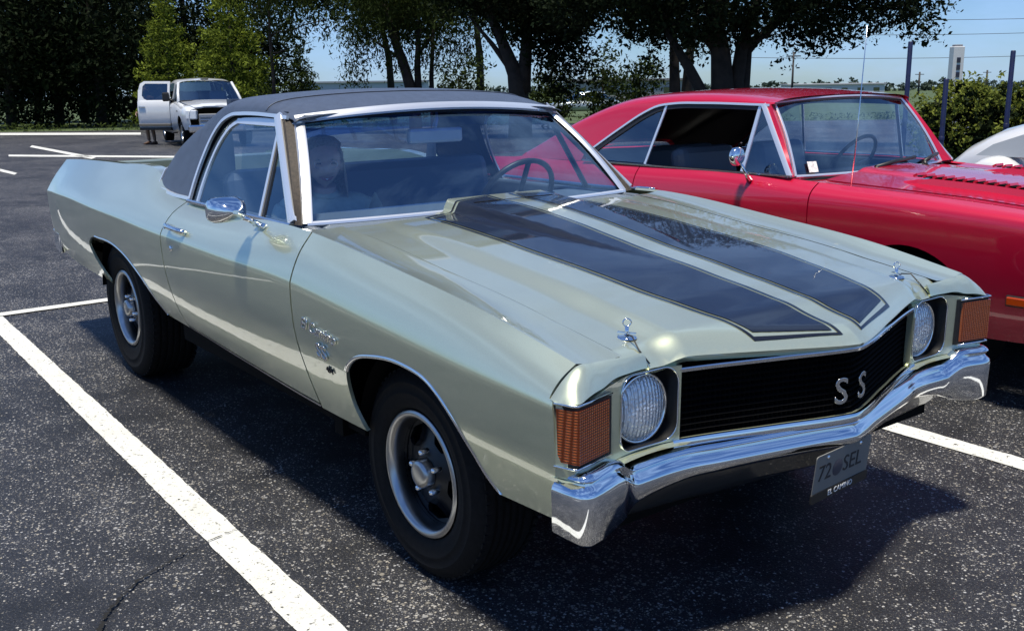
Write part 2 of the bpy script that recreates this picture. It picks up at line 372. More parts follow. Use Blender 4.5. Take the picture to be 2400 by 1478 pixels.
# ================================================================ the setting
def asphalt(name, tone=1.0, speck=1.0):
    m, nt, b = _mat(name); L = nt.links.new; N = nt.nodes.new
    tc = N('ShaderNodeTexCoord'); b.inputs['Roughness'].default_value = .55; b.inputs['Specular IOR Level'].default_value = .45
    big = N('ShaderNodeTexNoise'); big.inputs['Scale'].default_value = .55; big.inputs['Detail'].default_value = 6; big.inputs['Roughness'].default_value = .62
    mid = N('ShaderNodeTexNoise'); mid.inputs['Scale'].default_value = 4.5; mid.inputs['Detail'].default_value = 8; mid.inputs['Roughness'].default_value = .65
    fin = N('ShaderNodeTexNoise'); fin.inputs['Scale'].default_value = 120; fin.inputs['Detail'].default_value = 3
    base = N('ShaderNodeValToRGB'); base.color_ramp.elements[0].position = .36; base.color_ramp.elements[1].position = .66
    base.color_ramp.elements[0].color = (.010*tone, .0112*tone, .0155*tone, 1); base.color_ramp.elements[1].color = (.034*tone, .037*tone, .050*tone, 1)
    mfac = N('ShaderNodeMixRGB'); mfac.inputs[0].default_value = .45; L(big.outputs['Fac'], mfac.inputs[1]); L(mid.outputs['Fac'], mfac.inputs[2]); L(mfac.outputs[0], base.inputs[0])
    wn = N('ShaderNodeTexNoise'); wn.inputs['Scale'].default_value = 60; wn.inputs['Detail'].default_value = 2; L(tc.outputs['Object'], wn.inputs['Vector'])
    wv = N('ShaderNodeVectorMath'); wv.operation = 'SCALE'; wv.inputs['Scale'].default_value = .012; L(wn.outputs['Color'], wv.inputs[0]); warp = N('ShaderNodeVectorMath'); warp.operation = 'ADD'; L(tc.outputs['Object'], warp.inputs[0]); L(wv.outputs[0], warp.inputs[1])
    # bare pale stones showing through the worn sealer: two sizes of chips, thicker in patches
    gm = N('ShaderNodeMapRange'); gm.inputs[1].default_value = .3; gm.inputs[2].default_value = .7; gm.inputs[3].default_value = .45; gm.inputs[4].default_value = 1.7; L(fin.outputs['Fac'], gm.inputs[0])
    gmx = N('ShaderNodeVectorMath'); gmx.operation = 'SCALE'; L(base.outputs[0], gmx.inputs[0]); L(gm.outputs[0], gmx.inputs['Scale'])
    col = None; prev = gmx.outputs[0]
    for sc, thr, val in ((240, .66, .10), (95, .80, .40), (170, .80, .30), (50, .93, .26)):
        vo = N('ShaderNodeTexVoronoi'); vo.inputs['Scale'].default_value = sc; vo.inputs['Randomness'].default_value = 1.0
        sp = N('ShaderNodeSeparateColor'); L(vo.outputs['Color'], sp.inputs[0])
        # patchiness raises or lowers the threshold
        pt = N('ShaderNodeMath'); pt.operation = 'MULTIPLY_ADD'; pt.inputs[1].default_value = 1.15*speck; pt.inputs[2].default_value = -.60; L(mfac.outputs[0], pt.inputs[0])
        ad = N('ShaderNodeMath'); ad.operation = 'ADD'; L(sp.outputs[0], ad.inputs[0]); L(pt.outputs[0], ad.inputs[1])
        gt = N('ShaderNodeMapRange'); gt.inputs[1].default_value = thr; gt.inputs[2].default_value = thr+.05; L(ad.outputs[0], gt.inputs[0])
        ds = N('ShaderNodeMapRange'); ds.inputs[1].default_value = .46/1.0; ds.inputs[2].default_value = .30; L(vo.outputs['Distance'], ds.inputs[0])
        mu = N('ShaderNodeMath'); mu.operation = 'MULTIPLY'; L(gt.outputs[0], mu.inputs[0]); L(ds.outputs[0], mu.inputs[1])
        tint = N('ShaderNodeMixRGB'); tint.inputs[1].default_value = (val*.93, val*.95, val*1.0, 1); tint.inputs[2].default_value = (val*.75, val*.68, val*.55, 1); L(sp.outputs[1], tint.inputs[0])
        mx = N('ShaderNodeMixRGB'); L(mu.outputs[0], mx.inputs[0]); L(prev, mx.inputs[1]); L(tint.outputs[0], mx.inputs[2]); prev = mx.outputs[0]
        L(warp.outputs[0], vo.inputs['Vector'])
    for q in (big, mid, fin): L(tc.outputs['Object'], q.inputs['Vector'])
    L(prev, b.inputs['Base Color'])
    bp = N('ShaderNodeBump'); bp.inputs['Strength'].default_value = .55; bp.inputs['Distance'].default_value = .006; L(fin.outputs['Fac'], bp.inputs['Height']); L(bp.outputs[0], b.inputs['Normal'])
    return m
def worn_paint(name, col=(.62, .63, .62)):
    m, nt, b = _mat(name); L = nt.links.new; N = nt.nodes.new; tc = N('ShaderNodeTexCoord'); b.inputs['Roughness'].default_value = .6
    n1 = N('ShaderNodeTexNoise'); n1.inputs['Scale'].default_value = 70; n1.inputs['Detail'].default_value = 6; n1.inputs['Roughness'].default_value = .7
    n2 = N('ShaderNodeTexNoise'); n2.inputs['Scale'].default_value = 6; n2.inputs['Detail'].default_value = 6
    r1 = N('ShaderNodeValToRGB'); r1.color_ramp.elements[0].position = .30; r1.color_ramp.elements[1].position = .43
    r1.color_ramp.elements[0].color = (.14, .14, .14, 1); r1.color_ramp.elements[1].color = (*col, 1)
    mx = N('ShaderNodeMixRGB'); mx.blend_type = 'MULTIPLY'; mx.inputs[0].default_value = .5
    r2 = N('ShaderNodeValToRGB'); r2.color_ramp.elements[0].position = .3; r2.color_ramp.elements[1].position = .7; r2.color_ramp.elements[0].color = (.72, .70, .62, 1); r2.color_ramp.elements[1].color = (1, 1, 1, 1)
    for q in (n1, n2): L(tc.outputs['Object'], q.inputs['Vector'])
    L(n1.outputs['Fac'], r1.inputs[0]); L(n2.outputs['Fac'], r2.inputs[0]); L(r1.outputs[0], mx.inputs[1]); L(r2.outputs[0], mx.inputs[2]); L(mx.outputs[0], b.inputs['Base Color'])
    bp = N('ShaderNodeBump'); bp.inputs['Strength'].default_value = .4; bp.inputs['Distance'].default_value = .003; L(n1.outputs['Fac'], bp.inputs['Height']); L(bp.outputs[0], b.inputs['Normal'])
    # chips where the paint has gone and the tarmac shows
    n3 = N('ShaderNodeTexNoise'); n3.inputs['Scale'].default_value = 38; n3.inputs['Detail'].default_value = 9; n3.inputs['Roughness'].default_value = .75; L(tc.outputs['Object'], n3.inputs['Vector'])
    r3 = N('ShaderNodeValToRGB'); r3.color_ramp.elements[0].position = .375; r3.color_ramp.elements[1].position = .405; L(n3.outputs['Fac'], r3.inputs[0])
    tr = N('ShaderNodeBsdfTransparent'); ms = N('ShaderNodeMixShader'); out = [q for q in nt.nodes if q.type == 'OUTPUT_MATERIAL'][0]; L(r3.outputs[0], ms.inputs[0]); L(tr.outputs[0], ms.inputs[1]); L(b.outputs[0], ms.inputs[2]); L(ms.outputs[0], out.inputs[0])
    return m
def sheet(name, ds, ss, m, lift=0.0, kind='structure'):
    """sheet on the falling ground: rows at depths ds, columns at sideways offsets ss"""
    V = []; nd, nsd = len(ds), len(ss)
    for d in ds:
        for s in ss:
            x, y = wpt(d, s); V.append((x, y, float(gz(x, y))+lift))
    F = [(i*nsd+j, i*nsd+j+1, (i+1)*nsd+j+1, (i+1)*nsd+j) for i in range(nd-1) for j in range(nsd-1)]
    o = mesh_np(name, V, F, m); o['kind'] = kind; 
    bm = bmesh.new(); bm.from_mesh(o.data); bmesh.ops.recalc_face_normals(bm, faces=bm.faces)
    if bm.faces and sum(f.normal.z for f in bm.faces) < 0: bmesh.ops.reverse_faces(bm, faces=bm.faces)
    bm.to_mesh(o.data); bm.free(); return o
grass_m = mat('grass_ground', (.045, .070, .018), rough=.9, noise=.5, nscale=1.2, bump=.6, bscale=40)
ground = sheet('ground', [-40, 9, 60, 400, 2600], [-2500, -60, 0, 60, 2500], grass_m, lift=-.03)
tag(ground, kind='structure')
lot = sheet('parking_lot', [-30, 9, 46], [-60, 0, 70], asphalt('worn_asphalt', .62), lift=0.0)
PAINTL = worn_paint('line_paint')
def paint_line(name, corners, lift=.004):
    """corners in car coordinates, subdivided so it follows the fall of the lot"""
    a, b, c, d = [np.array(q, float) for q in corners]; ln = np.linalg.norm(b-a); n = max(2, int(ln/(.035 if ln < 8 else .2))+1); ax = (b-a)/ln; nn = np.array([-ax[1], ax[0]]); j0 = j1 = 0.0
    V = []
    for i in range(n+1):
        t = i/n; j0 = .35*j0+rng.normal()*.0014; j1 = .35*j1+rng.normal()*.0014
        for q in (a+(b-a)*t+nn*j0, d+(c-d)*t+nn*j1): V.append((q[0], q[1], float(gz(q[0], q[1]))+lift))
    o = mesh_np(name, V, [(2*i, 2*i+1, 2*i+3, 2*i+2) for i in range(n)], PAINTL); o['kind'] = 'structure'
    if o.data.polygons[0].normal.z < 0: o.data.flip_normals()
    return o
paint_line('stall_line', [(-4.90, -1.080), (2.2, -1.212), (2.2, -1.330), (-4.90, -1.195)])
paint_line('stall_line', [(-4.90, 1.52), (2.2, 1.58), (2.2, 1.46), (-4.90, 1.40)])
paint_line('stall_line', [(-4.90, 4.20), (2.2, 4.26), (2.2, 4.14), (-4.90, 4.10)])
paint_line('stall_line', [(-4.90, -3.80), (2.2, -3.92), (2.2, -4.04), (-4.90, -3.92)])
paint_line('stall_line', [(-4.82, -12.0), (-4.82, 8.5), (-4.93, 8.5), (-4.93, -12.0)], lift=.008)
for k in range(5):
    y0 = -1.15 + (k-1)*2.72
    paint_line('stall_line', [(-4.93, y0), (-9.9, y0+.08), (-9.9, y0-.03), (-4.93, y0-.11)])
# far rows of markings (traced onto the lot at their own distance)
def on_lot(px, py):
    a = (px-1200)/2359.157; b = (py-739)/2359.157; dv = _f + _r*a - _u*b; o = Vector(CAM); t = 5.0
    for _ in range(60):
        p = o + dv*t; t += (float(gz(p.x, p.y)) - p.z)/dv.z
    p = o + dv*t; return (p.x, p.y)
for q in ([(75, 341), (225, 369), (215, 373), (70, 345)], [(0, 396), (40, 406), (34, 410), (0, 402)], [(20, 363), (420, 366), (420, 370), (20, 367)], [(0, 312), (330, 311), (330, 316), (0, 317)]):
    paint_line('stall_line', [on_lot(*p) for p in q])
# crack wandering across the lot and the near line: thin, broken and ragged
CP = np.array([on_lot(*p) for p in ((600, 1218), (560, 1240), (527, 1256), (480, 1277), (430, 1303), (395, 1322), (350, 1350), (318, 1372), (290, 1398), (262, 1428), (240, 1466), (226, 1500))])
ct = np.concatenate([[0], np.cumsum(np.linalg.norm(np.diff(CP, axis=0), axis=1))]); cf = cr(ct, CP); cs = np.linspace(0, ct[-1], 90); cp = cf(cs) + rng.normal(size=(90, 2))*.0045; V = []; F = []
for i in range(90):
    a = cp[max(i-1, 0)]; b = cp[min(i+1, 89)]; t = (b-a)/np.linalg.norm(b-a); n_ = np.array([-t[1], t[0]]); w_ = (.0012+.0050*i/89)*rng.uniform(.25, 1.5)
    V += [(cp[i][0]+n_[0]*w_, cp[i][1]+n_[1]*w_, .0095), (cp[i][0]-n_[0]*w_, cp[i][1]-n_[1]*w_, .0095)]
    if i and rng.random() > .12: F.append((2*i-2, 2*i-1, 2*i+1, 2*i))
cr_o = mesh_np('pavement_crack', V, F, mat('crack_dark', (.005, .005, .005), rough=.95)); cr_o['kind'] = 'structure'
if cr_o.data.polygons[0].normal.z < 0: cr_o.data.flip_normals()
# ================================================================ the pale gold-green coupe utility
PAINT = car_paint('pale_green_paint', (.60, .655, .48), metal=.73, rough=.29, coat_ior=1.9)
STRIPE = car_paint('stripe_black', (.006, .008, .016), metal=0.0, rough=.4, flake=.0, dust=.004, coat_ior=1.36)
STRIPE.node_tree.nodes['Principled BSDF'].inputs['Specular IOR Level'].default_value = .2
M_['pillar'] = mat('weathered_pillar', (.034, .025, .018), rough=.7, noise=.5, nscale=90, bump=.4, bscale=260)
M_['wheel_grey'] = mat('wheel_grey', (.020, .023, .028), rough=.35, metal=.6)
M_['ring'] = mat('trim_ring', (.42, .43, .44), rough=.28, metal=1.0)
ec = empty('coupe_utility'); tag(ec, 'pale green coupe utility with black hood stripes and dark vinyl top, chrome front bumper', 'car')
def sm(a, b, x): t = np.clip((x-a)/(b-a), 0, 1); return t*t*(3-2*t)
GAP = .0045
# ---- side panels
F_ARCH = [(-.235,.400),(-.262,.465),(-.262,.548),(-.232,.624),(-.17,.672),(-.02,.714),(.126,.724),(.257,.704),(.364,.627),(.42,.545),(.455,.486),(.50,.440)]
R_ARCH = [(-3.03,.44),(-3.05,.553),(-3.10,.619),(-3.125,.672),(-3.06,.715),(-2.838,.738),(-2.581,.730),(-2.406,.688),(-2.239,.596),(-2.15,.50),(-2.11,.44)]
def smooth_pts(p, n=6):
    p = np.array(p); t = np.concatenate([[0], np.cumsum(np.linalg.norm(np.diff(p, axis=0), axis=1))]); f = cr(t, p)
    return f(np.linspace(0, t[-1], (len(p)-1)*n+1))
def xz2uv(pts): return [(x, ec_z2v(x, z)) for x, z in pts]
fa = [q for q in smooth_pts(F_ARCH)]; ra = [q for q in smooth_pts(R_ARCH)]
def clampv(L): return [(u, min(max(v, 0.0), .6)) for u, v in L]
fa_uv = clampv(xz2uv(fa)); ra_uv = clampv(xz2uv(ra))
fa_uv[0] = (fa_uv[0][0], 0.0); fa_uv[-1] = (fa_uv[-1][0], 0.0); ra_uv[0] = (ra_uv[0][0], 0.0); ra_uv[-1] = (ra_uv[-1][0], 0.0)
XD, XQ, XN = -.560, -1.828, .772
nose = [(.772, .6), (.772, .45), (.772, .41), (.786, .40), (.793, .30), (.793, .20), (.786, .14), (.772, .08), (.755, 0.0)]
fender_o = [(XD+GAP, 0.0), (XD+GAP, .6)] + nose + fa_uv[::-1]
door_o = [(XQ+GAP, .012), (XQ+GAP, .6), (XD-GAP, .6), (XD-GAP, .012)]
rock_o = [(XQ+GAP, 0), (XQ+GAP, .006), (XD-GAP, .006), (XD-GAP, 0)]
quarter_o = [(-4.20, 0.0), (-4.20, .6), (XQ-GAP, .6), (XQ-GAP, 0.0)] + ra_uv[::-1]
for sd in (1, -1):
    fo = panel('fender', fender_o, ec_side, PAINT, ec, step=.03, side=sd)
    do = panel('door', door_o, ec_side, PAINT, ec, step=.035, side=sd)
    qo = panel('quarter_panel', quarter_o, ec_side, PAINT, ec, step=.035, side=sd)
    panel('rocker_strip', rock_o, ec_side, M_['chrome_soft'], ec, step=.05, side=sd, flange=.02)
    # bright lips round the wheel openings
    for nm, uv in (('wheel_opening_trim', fa_uv), ('wheel_opening_trim', ra_uv)):
        U = np.array(uv[(14 if uv is fa_uv else 20):]); P = ec_side(U[:, 0], U[:, 1]); P[:, 1] -= .002
        A = P.copy(); cen = P.mean(0); 
        off = P - np.array([cen[0], 0, .30]); off[:, 1] = 0; off /= np.linalg.norm(off, axis=1, keepdims=True)
        B = P + off*.014; B2 = B.copy()
        for i in range(len(B2)): pass
        A2 = A - off*.002; A2[:, 1] += .010
        if sd < 0: A = A*[1,-1,1]; B = B*[1,-1,1]; A2 = A2*[1,-1,1]
        mb = MB(); 
        Bo = B.copy(); Bo[:, 1] += (.0035 if sd > 0 else -.0035)
        Am = (A+B)/2; Am[:, 1] += (-.004 if sd > 0 else .004)
        mb.strip(Bo, Am); mb.strip(Am, A); mb.strip(A, A2)
        mb.build(nm, M_['chrome'], fo if uv is fa_uv else qo)
    # door handle with its push button, and the key lock
    h0 = ec_side([-1.735], [.432])[0]; dz = ec_side([-1.56], [.432])[0]
    s_ = np.array([1, sd, 1.])
    mb = MB(); a = Vector(h0*s_); b = Vector(dz*s_); out = Vector((0, -sd*1.0, .35)).normalized()
    mb.tube([a+out*.004, a+out*.026, a.lerp(b, .3)+out*.032, a.lerp(b, .8)+out*.030, b+out*.016, b+out*.002], [.010,.012,.011,.010,.010,.008], n=8)
    mb.tube([a+out*.0, a+out*.034], [.013, .012], n=10); mb.build('door_handle', M_['chrome'], do)
    k = Vector(ec_side([-1.70], [.292])[0]*s_); MB().lathe([(0.0,.012),(-.004*sd,.011),(-.006*sd,.006),(-.006*sd,.0005)], k+Vector((0,-.001*sd,0)), n=14).build('door_lock', M_['chrome'], do)
# ---- fender tops, hood, nose
ridge = lambda x: ec_side(np.atleast_1d(x), np.full(np.atleast_1d(x).shape, .6))
zgap = lambda x: ridge(x)[:, 2] - np.interp(x, [-.7, 0, .5, .8], [.006, .016, .018, .006])
def ft_surf(u, v):
    u = np.atleast_1d(u); v = np.atleast_1d(v); r = ridge(u); t = v/.15
    y = r[:, 1] + (-.703 - r[:, 1])*t; z = r[:, 2] + (zgap(u)-r[:, 2])*t - .006*np.sin(np.pi*np.clip(t, 0, 1))
    return np.stack([u, y, z], 1)
XF = cr([0, .02, .25, .50, .56, .63, .70, .78, .83, .87, .905, .922, .937], [.972, .968, .895, .815, .800, .793, .797, .812, .824, .834, .838, .822, .792])
_zx = np.array([-.60, -.45, -.3, -.15, 0, .15, .3, .4, .5, .6, .7, .765]); ZB = cr(np.concatenate([[-.85], _zx, [.82, .90, .98]]), np.concatenate([[1.040], zgap(_zx)-.001, [.834, .818, .806]]))
HW = cr([-.80, -.5, -.2, .1, .25], [.245, .23, .20, .15, .10]); HH = cr([-.80, -.5, -.2, .05, .20, .30], [.042, .037, .025, .011, .002, 0])
def hood_z(x, y):
    x = np.asarray(x, float); ay = np.abs(y)
    z = ZB(x) + .024*sm(.60, .50, ay)*np.interp(x, [-.8, -.55, -.1, .6, .97], [.12, .25, .85, 1, .75]) + .008*(1-np.minimum(1, ay/.5)**2)*np.interp(x, [-.8, 0], [.3, 1])
    w = HW(np.clip(x, -.8, .25)); z = z + HH(np.clip(x, -.8, .30))*sm(w+.024, w-.014, ay)
    z = z - .012*sm(.62, .72, ay)*0
    t = XF(np.clip(ay, 0, .937)) - x; z = z - .034*np.clip(1 - t/.075, 0, 1)**2
    return z
hood_surf = lambda u, v: np.stack([u, v, hood_z(u, v)], 1)
XR = lambda y: -.585 - .0*np.abs(y)
rear_edge = [(-.612 - .075*float(sm(.34, .23, abs(y))), y) for y in np.linspace(-.70, .70, 57)]
lip = [(float(XF(abs(y))), y) for y in np.linspace(.630, -.630, 64)]
hood_o = rear_edge + [(.770, .70), (.770, .632)] + lip + [(.770, -.632), (.770, -.70)]
hood = panel('hood', hood_o, hood_surf, PAINT, ec, step=.012, flange=.022)
for sd in (1, -1):
    panel('fender_top', [(-.64, 0), (-.64, .15), (.772, .15), (.772, 0)], ft_surf, PAINT, ec, step=.03, flange=.0, side=sd, back=True)
    ZT = cr([.60, .70, .80, .856, .90, .937], [.849, .849, .853, .852, .824, .787]); DP = cr([.60, .70, .77, .80, .865, .905, .937], [.039, .038, .043, .052, .056, .036, .003])
    def nose_surf(u, v):
        u = np.atleast_1d(u); ay = np.clip(np.abs(np.atleast_1d(v)), .6, .937); f = XF(ay); w = f-.772; t = np.clip((u-.772)/np.maximum(w, .004), -.3, 1.2)
        return np.stack([u, -ay, ZT(ay) - DP(ay)*np.clip(t, 0, 2)**2], 1)
    ny = np.linspace(.636, .936, 31)
    no = [(.7765, -.636)] + [(float(XF(y)), -y) for y in ny] + [(.7765, -.936)]
    panel('header_extension', no, nose_surf, PAINT, ec, step=.012, flange=.014, side=sd, back=False)
# stripes: painted on the hood, a broad band inside a thin outline
def stripe_surf(off): return lambda u, v: np.stack([u, v, hood_z(u, v)+off], 1)
SO = cr([-.75, -.3, .2, .5, .75, .90], [.385, .395, .39, .375, .335, .295]); SI = cr([-.75, .5, .95], [.047, .046, .042])
for sd in (1, -1):
    xs = np.linspace(-.715, .80, 40)
    def xe(y, inset): return float(XF(abs(y))) - .024 - inset
    def loop(ins):
        o = [(x, -(float(SO(x))-ins)) for x in np.linspace(-.600+ins, xe(.30, ins), 40)]
        i = [(x, -(float(SI(x))+ins)) for x in np.linspace(xe(.045, ins), -.675+ins, 40)]
        return o + i
    mirror = lambda L: [(u, v*sd) for u, v in L]
    panel('hood_stripe', mirror(loop(.021)), stripe_surf(.0026), STRIPE, hood, step=.012, flange=0)
    panel('stripe_outline', mirror(loop(0.0)), stripe_surf(.0026), STRIPE, hood, step=.012, holes=[mirror(loop(.009))], flange=0)
# seam of the flap at the rear of the raised section
mb = MB(); L1 = [(-.575, y, float(hood_z(-.575, y))+.0036) for y in np.linspace(-.19, .19, 20)]; L2 = [(p[0]+.010, p[1], float(hood_z(p[0]+.010, p[1]))+.0036) for p in L1]
mb.strip(L1, L2); mb.build('cowl_flap_seam', M_['black_gap'], hood)
# hood pins: scuff plate, post, clip ring and lanyard
for sd in (1, -1):
    px_, py_ = .685, -.605*sd; pz_ = float(hood_z(px_, py_))
    mb = MB(); mb.lathe([(0, .027), (.003, .026), (.005, .021), (.0055, .007)], (px_, py_, pz_-.001), axis='Z', n=20); mb.tube([(px_, py_, pz_), (px_, py_, pz_+.030)], [.0065, .005], n=10)
    mb.box((px_, py_, pz_+.012), (.05, .008, .004), rz=.5*sd)
    pin = mb.build('hood_pin', M_['chrome'], ec)
    ring = [(px_+.010*math.cos(a)*.5, py_+.010*math.cos(a), pz_+.039+.010*math.sin(a)) for a in np.linspace(0, 2*math.pi, 17)]
    MB().tube(ring, .0022, n=6, cap=False).build('clip_ring', M_['chrome'], pin)
    ln = [(px_+.01, py_-.01*sd, pz_+.012), (px_+.04, py_-.02*sd, pz_+.014), (px_+.07, py_-.025*sd, float(hood_z(px_+.07, py_-.02*sd))+.004), (px_+.105, py_-.022*sd, float(hood_z(px_+.1, py_-.02*sd))+.002)]
    MB().tube(ln, .0022, n=6).build('lanyard', M_['black_plastic'], pin)
# ---- front face
HLY, HLZ = .629, .697
def rrect(cx, cy, hx, hy, r, n=6):
    out = []
    for (sx, sy, a0) in ((1, 1, 0), (-1, 1, 90), (-1, -1, 180), (1, -1, 270)):
        for i in range(n+1):
            a = R(a0+90*i/n); out.append((cx+sx*(hx-r)+r*math.cos(a), cy+sy*(hy-r)+r*math.sin(a)))
    return out
def fas_surf(u, v):
    u = np.atleast_1d(u); v = np.atleast_1d(v); x = XF(np.clip(np.abs(u), 0, .937)) - .003 - .05*np.clip(.80-v, 0, 1)**1.0*.25
    return np.stack([x, u, v], 1)
ZTOP = cr([.53, .60, .70, .80, .865, .90, .937], [.800, .803, .805, .792, .781, .783, .779])
for sd in (1, -1):
    hole = rrect(-HLY-.005, .704, .098, .098, .045)
    top = [(-y, float(ZTOP(y))) for y in np.linspace(.527, .934, 30)]
    fas = [(-.527, .60)] + top + [(-.934, .60)]
    fa_o = panel('headlight_surround', fas, fas_surf, PAINT, ec, step=.016, holes=[hole], flange=.02, side=sd, back=False)
    # deep black recess behind the opening
    loops = []; H = np.array(hole)
    for dx, k in ((0, 1.0), (-.03, .985), (-.065, .93)):
        Pp = fas_surf(-HLY+(H[:, 0]+HLY)*k, .704+(H[:, 1]-.704)*k); Pp[:, 0] += dx - (.004 if dx else 0); loops.append(Pp*[1, sd, 1])
    mb = MB(); n = len(H)
    for a, b in zip(loops[:-1], loops[1:]): mb.add(np.concatenate([a, b]), [(i, (i+1) % n, n+(i+1) % n, n+i) for i in range(n)], True)
    mb.add(loops[-1], [tuple(range(n))]); mb.build('headlight_recess', M_['black_plastic'], ec)
    tr = fas_surf(H[:, 0], H[:, 1])*[1, sd, 1]; tr[:, 0] += .002
    MB().tube([tuple(p) for p in tr]+[tuple(tr[0])], .0022, n=6, cap=False).build('recess_trim', M_['chrome'], fa_o)
    # sealed beam: ring, lens dome, reflector bowl behind
    c0 = (.762, -HLY*sd, HLZ)
    lampo = MB().lathe([(-.02, .094), (.002, .093), (.008, .089), (.004, .084), (-.01, .081)], c0, axis='X', n=40).build('headlight', M_['chrome'], ec)
    prof = [(.026*math.cos(a)-.002, .084*math.sin(a)) for a in np.linspace(R(90), R(1), 12)]
    MB().lathe(prof, c0, axis='X', n=40).build('lens', M_['headlens'], lampo)
    MB().lathe([(-.045*math.cos(a)+.0, .083*math.sin(a)) for a in np.linspace(R(90), R(1), 12)], c0, axis='X', n=40).build('reflector_bowl', M_['reflector'], lampo)
    # wrap-round amber lamp with black surround
    Z0, Z1 = .640, .771
    plan = [(.792, .932), (.832, .916), (.8445, .907), (.841, .893), (.818, .788)]
    def wrap(off, z0, z1, pl):
        P = [(x+off*.8, -(y+off*.5)*sd) for x, y in pl]; n = len(P); Pb = [(x, y+(.005*sd if i < 2 else .002*sd if i == 2 else 0)) for i, (x, y) in enumerate(P)]; V = [(x, y, z0) for x, y in Pb] + [(x, y, z1) for x, y in P]
        back = [(x-.012, y+.006*sd, z0) for x, y in Pb] + [(x-.012, y+.006*sd, z1) for x, y in P]
        F = [(i, i+1, n+i+1, n+i) for i in range(n-1)]
        m = MB(); m.add(V+back, F + [(n+i, n+i+1, 3*n+i+1, 3*n+i) for i in range(n-1)] + [(i, 2*n+i, 2*n+i+1, i+1) for i in range(n-1)] + [(0, n, 3*n, 2*n), (n-1, 3*n-1, 4*n-1, 2*n-1)]); return m
    pl2 = [(.786, .934), (.829, .918), (.8415, .909), (.838, .889), (.813, .776)]
    mk = wrap(.002, Z0-.011, Z1+.011, pl2).build('marker_lamp', M_['black_plastic'], ec)
    lens = wrap(.008, Z0, Z1, plan); 
    lo_ = lens.build('amber_lens', M_['amber_ribbed'] if 'amber_ribbed' in M_ else M_['amber'], mk)
    # thin bright bezel line along the top and bottom
    for zz in (Z0-.011, Z1+.011): MB().tube([(x+.006, -(y+.003)*sd, zz) for x, y in pl2], .003, n=6).build('lamp_trim', M_['chrome'], mk)
# ---- grille: black eggcrate in a shallow V, bright upper and lower mouldings, two letters
gx = lambda y: XF(np.abs(y)) - .030
GY = np.linspace(-.525, .525, 43)
mb = MB(); mb.strip([(float(gx(y))-.03, y, .565) for y in GY], [(float(gx(y))-.03, y, .80) for y in GY]); gback = mb.build('grille', M_['black_gap'], ec)
M_['grille_bar'] = mat('grille_black', (.003, .003, .0035), rough=.8, spec=.1)
for k in range(13):
    z = .580 + k*.0165
    mb = MB(); P = [(float(gx(y)), y, z) for y in GY]
    mb.strip([(p[0], p[1], z+.002) for p in P], [(p[0]+.004, p[1], z) for p in P], False); mb.strip([(p[0]+.004, p[1], z) for p in P], [(p[0], p[1], z-.002) for p in P], False); mb.strip([(p[0], p[1], z+.002) for p in P], [(p[0]-.02, p[1], z+.002) for p in P], False)
    mb.build('grille_bar', M_['grille_bar'], gback)
mb = MB()
for y in np.linspace(-.515, .515, 75): mb.box((float(gx(y))-.012, y, .682), (.020, .0018, .225))
vg = mb.build('grille_fins', M_['grille_bar'], gback); vg['kind'] = 'stuff'
path_sweep('grille_top_moulding', [(float(XF(abs(y)))-.010, y, .784+.002*abs(y)) for y in np.linspace(-.53, .53, 54)], [(.007,.004),(.004,.007),(-.004,.006),(-.006,-.004),(.006,-.004)], M_['chrome_soft'], gback)
path_sweep('grille_bottom_moulding', [(float(XF(abs(y)))-.004, y, .592) for y in np.linspace(-.55, .55, 54)], [(.010,.004),(.006,.012),(-.006,.010),(-.010,-.006),(.010,-.008)], M_['chrome'], gback)
for (yc, sgn) in ((-.047, -1), (.047, 1)):
    n0 = Vector((float(XF(.05)-XF(.15))/.1*-1*-1, 0, 0))
    dirv = Vector((float(XF(.20)-XF(.02))/.18*sgn*(.55 if sgn > 0 else 1), 1, 0)).normalized()
    text_mesh('grille_letter', 'S', .105, M_['chrome_soft'], gback, frame_matrix((float(gx(abs(yc)))+.014, yc, .665), dirv, (0, 0, 1)), depth=.002, bevel=.001)
# ---- front bumper
BY  = [0, .012, .15, .43, .52, .58, .68, .715, .735, .755, .785, .83, .87, .893, .908, .920, .926]
BX  = [.974, .972, .935, .864, .838, .828, .826, .828, .833, .842, .850, .862, .870, .870, .860, .824, .776]
BT  = [.586, .586, .586, .585, .584, .582, .580, .582, .594, .608, .614, .614, .613, .613, .613, .613, .613]
BB  = [.500, .500, .500, .496, .490, .482, .468, .460, .452, .444, .436, .428, .424, .424, .426, .430, .434]
pl = [(-y, x, t, b) for y, x, t, b in zip(BY[::-1], BX[::-1], BT[::-1], BB[::-1])] + [(y, x, t, b) for y, x, t, b in list(zip(BY, BX, BT, BB))[1:]]
tt = np.concatenate([[0], np.cumsum([math.hypot(pl[i+1][0]-pl[i][0], pl[i+1][1]-pl[i][1]) for i in range(len(pl)-1)])]); fb = cr(tt, np.array(pl)); S = np.linspace(0, tt[-1], 150); Q = fb(S)
sec = [(-.115, -.010, 1), (-.05, .0, 1), (-.018, .003, 1), (-.005, -.004, 1), (-.001, -.011, 1), (-.006, -.019, 1), (-.011, -.025, 1), (-.006, -.031, 1), (.004, -.039, 1), (.008, -.052, 1), (.005, .024, 0), (-.010, .009, 0), (-.032, .001, 0), (-.10, .0, 0)]
V = []; 
for i, (y, x, zt, zb) in enumerate(Q):
    a = Q[max(i-1, 0)]; b = Q[min(i+1, len(Q)-1)]; t = np.array([b[1]-a[1], b[0]-a[0]]); t /= np.linalg.norm(t); nrm = np.array([t[1], -t[0]])     # outward in (x,y)
    for (o, dz, top) in sec: V.append((x+nrm[0]*o, y+nrm[1]*o, (zt if top else zb)+dz))
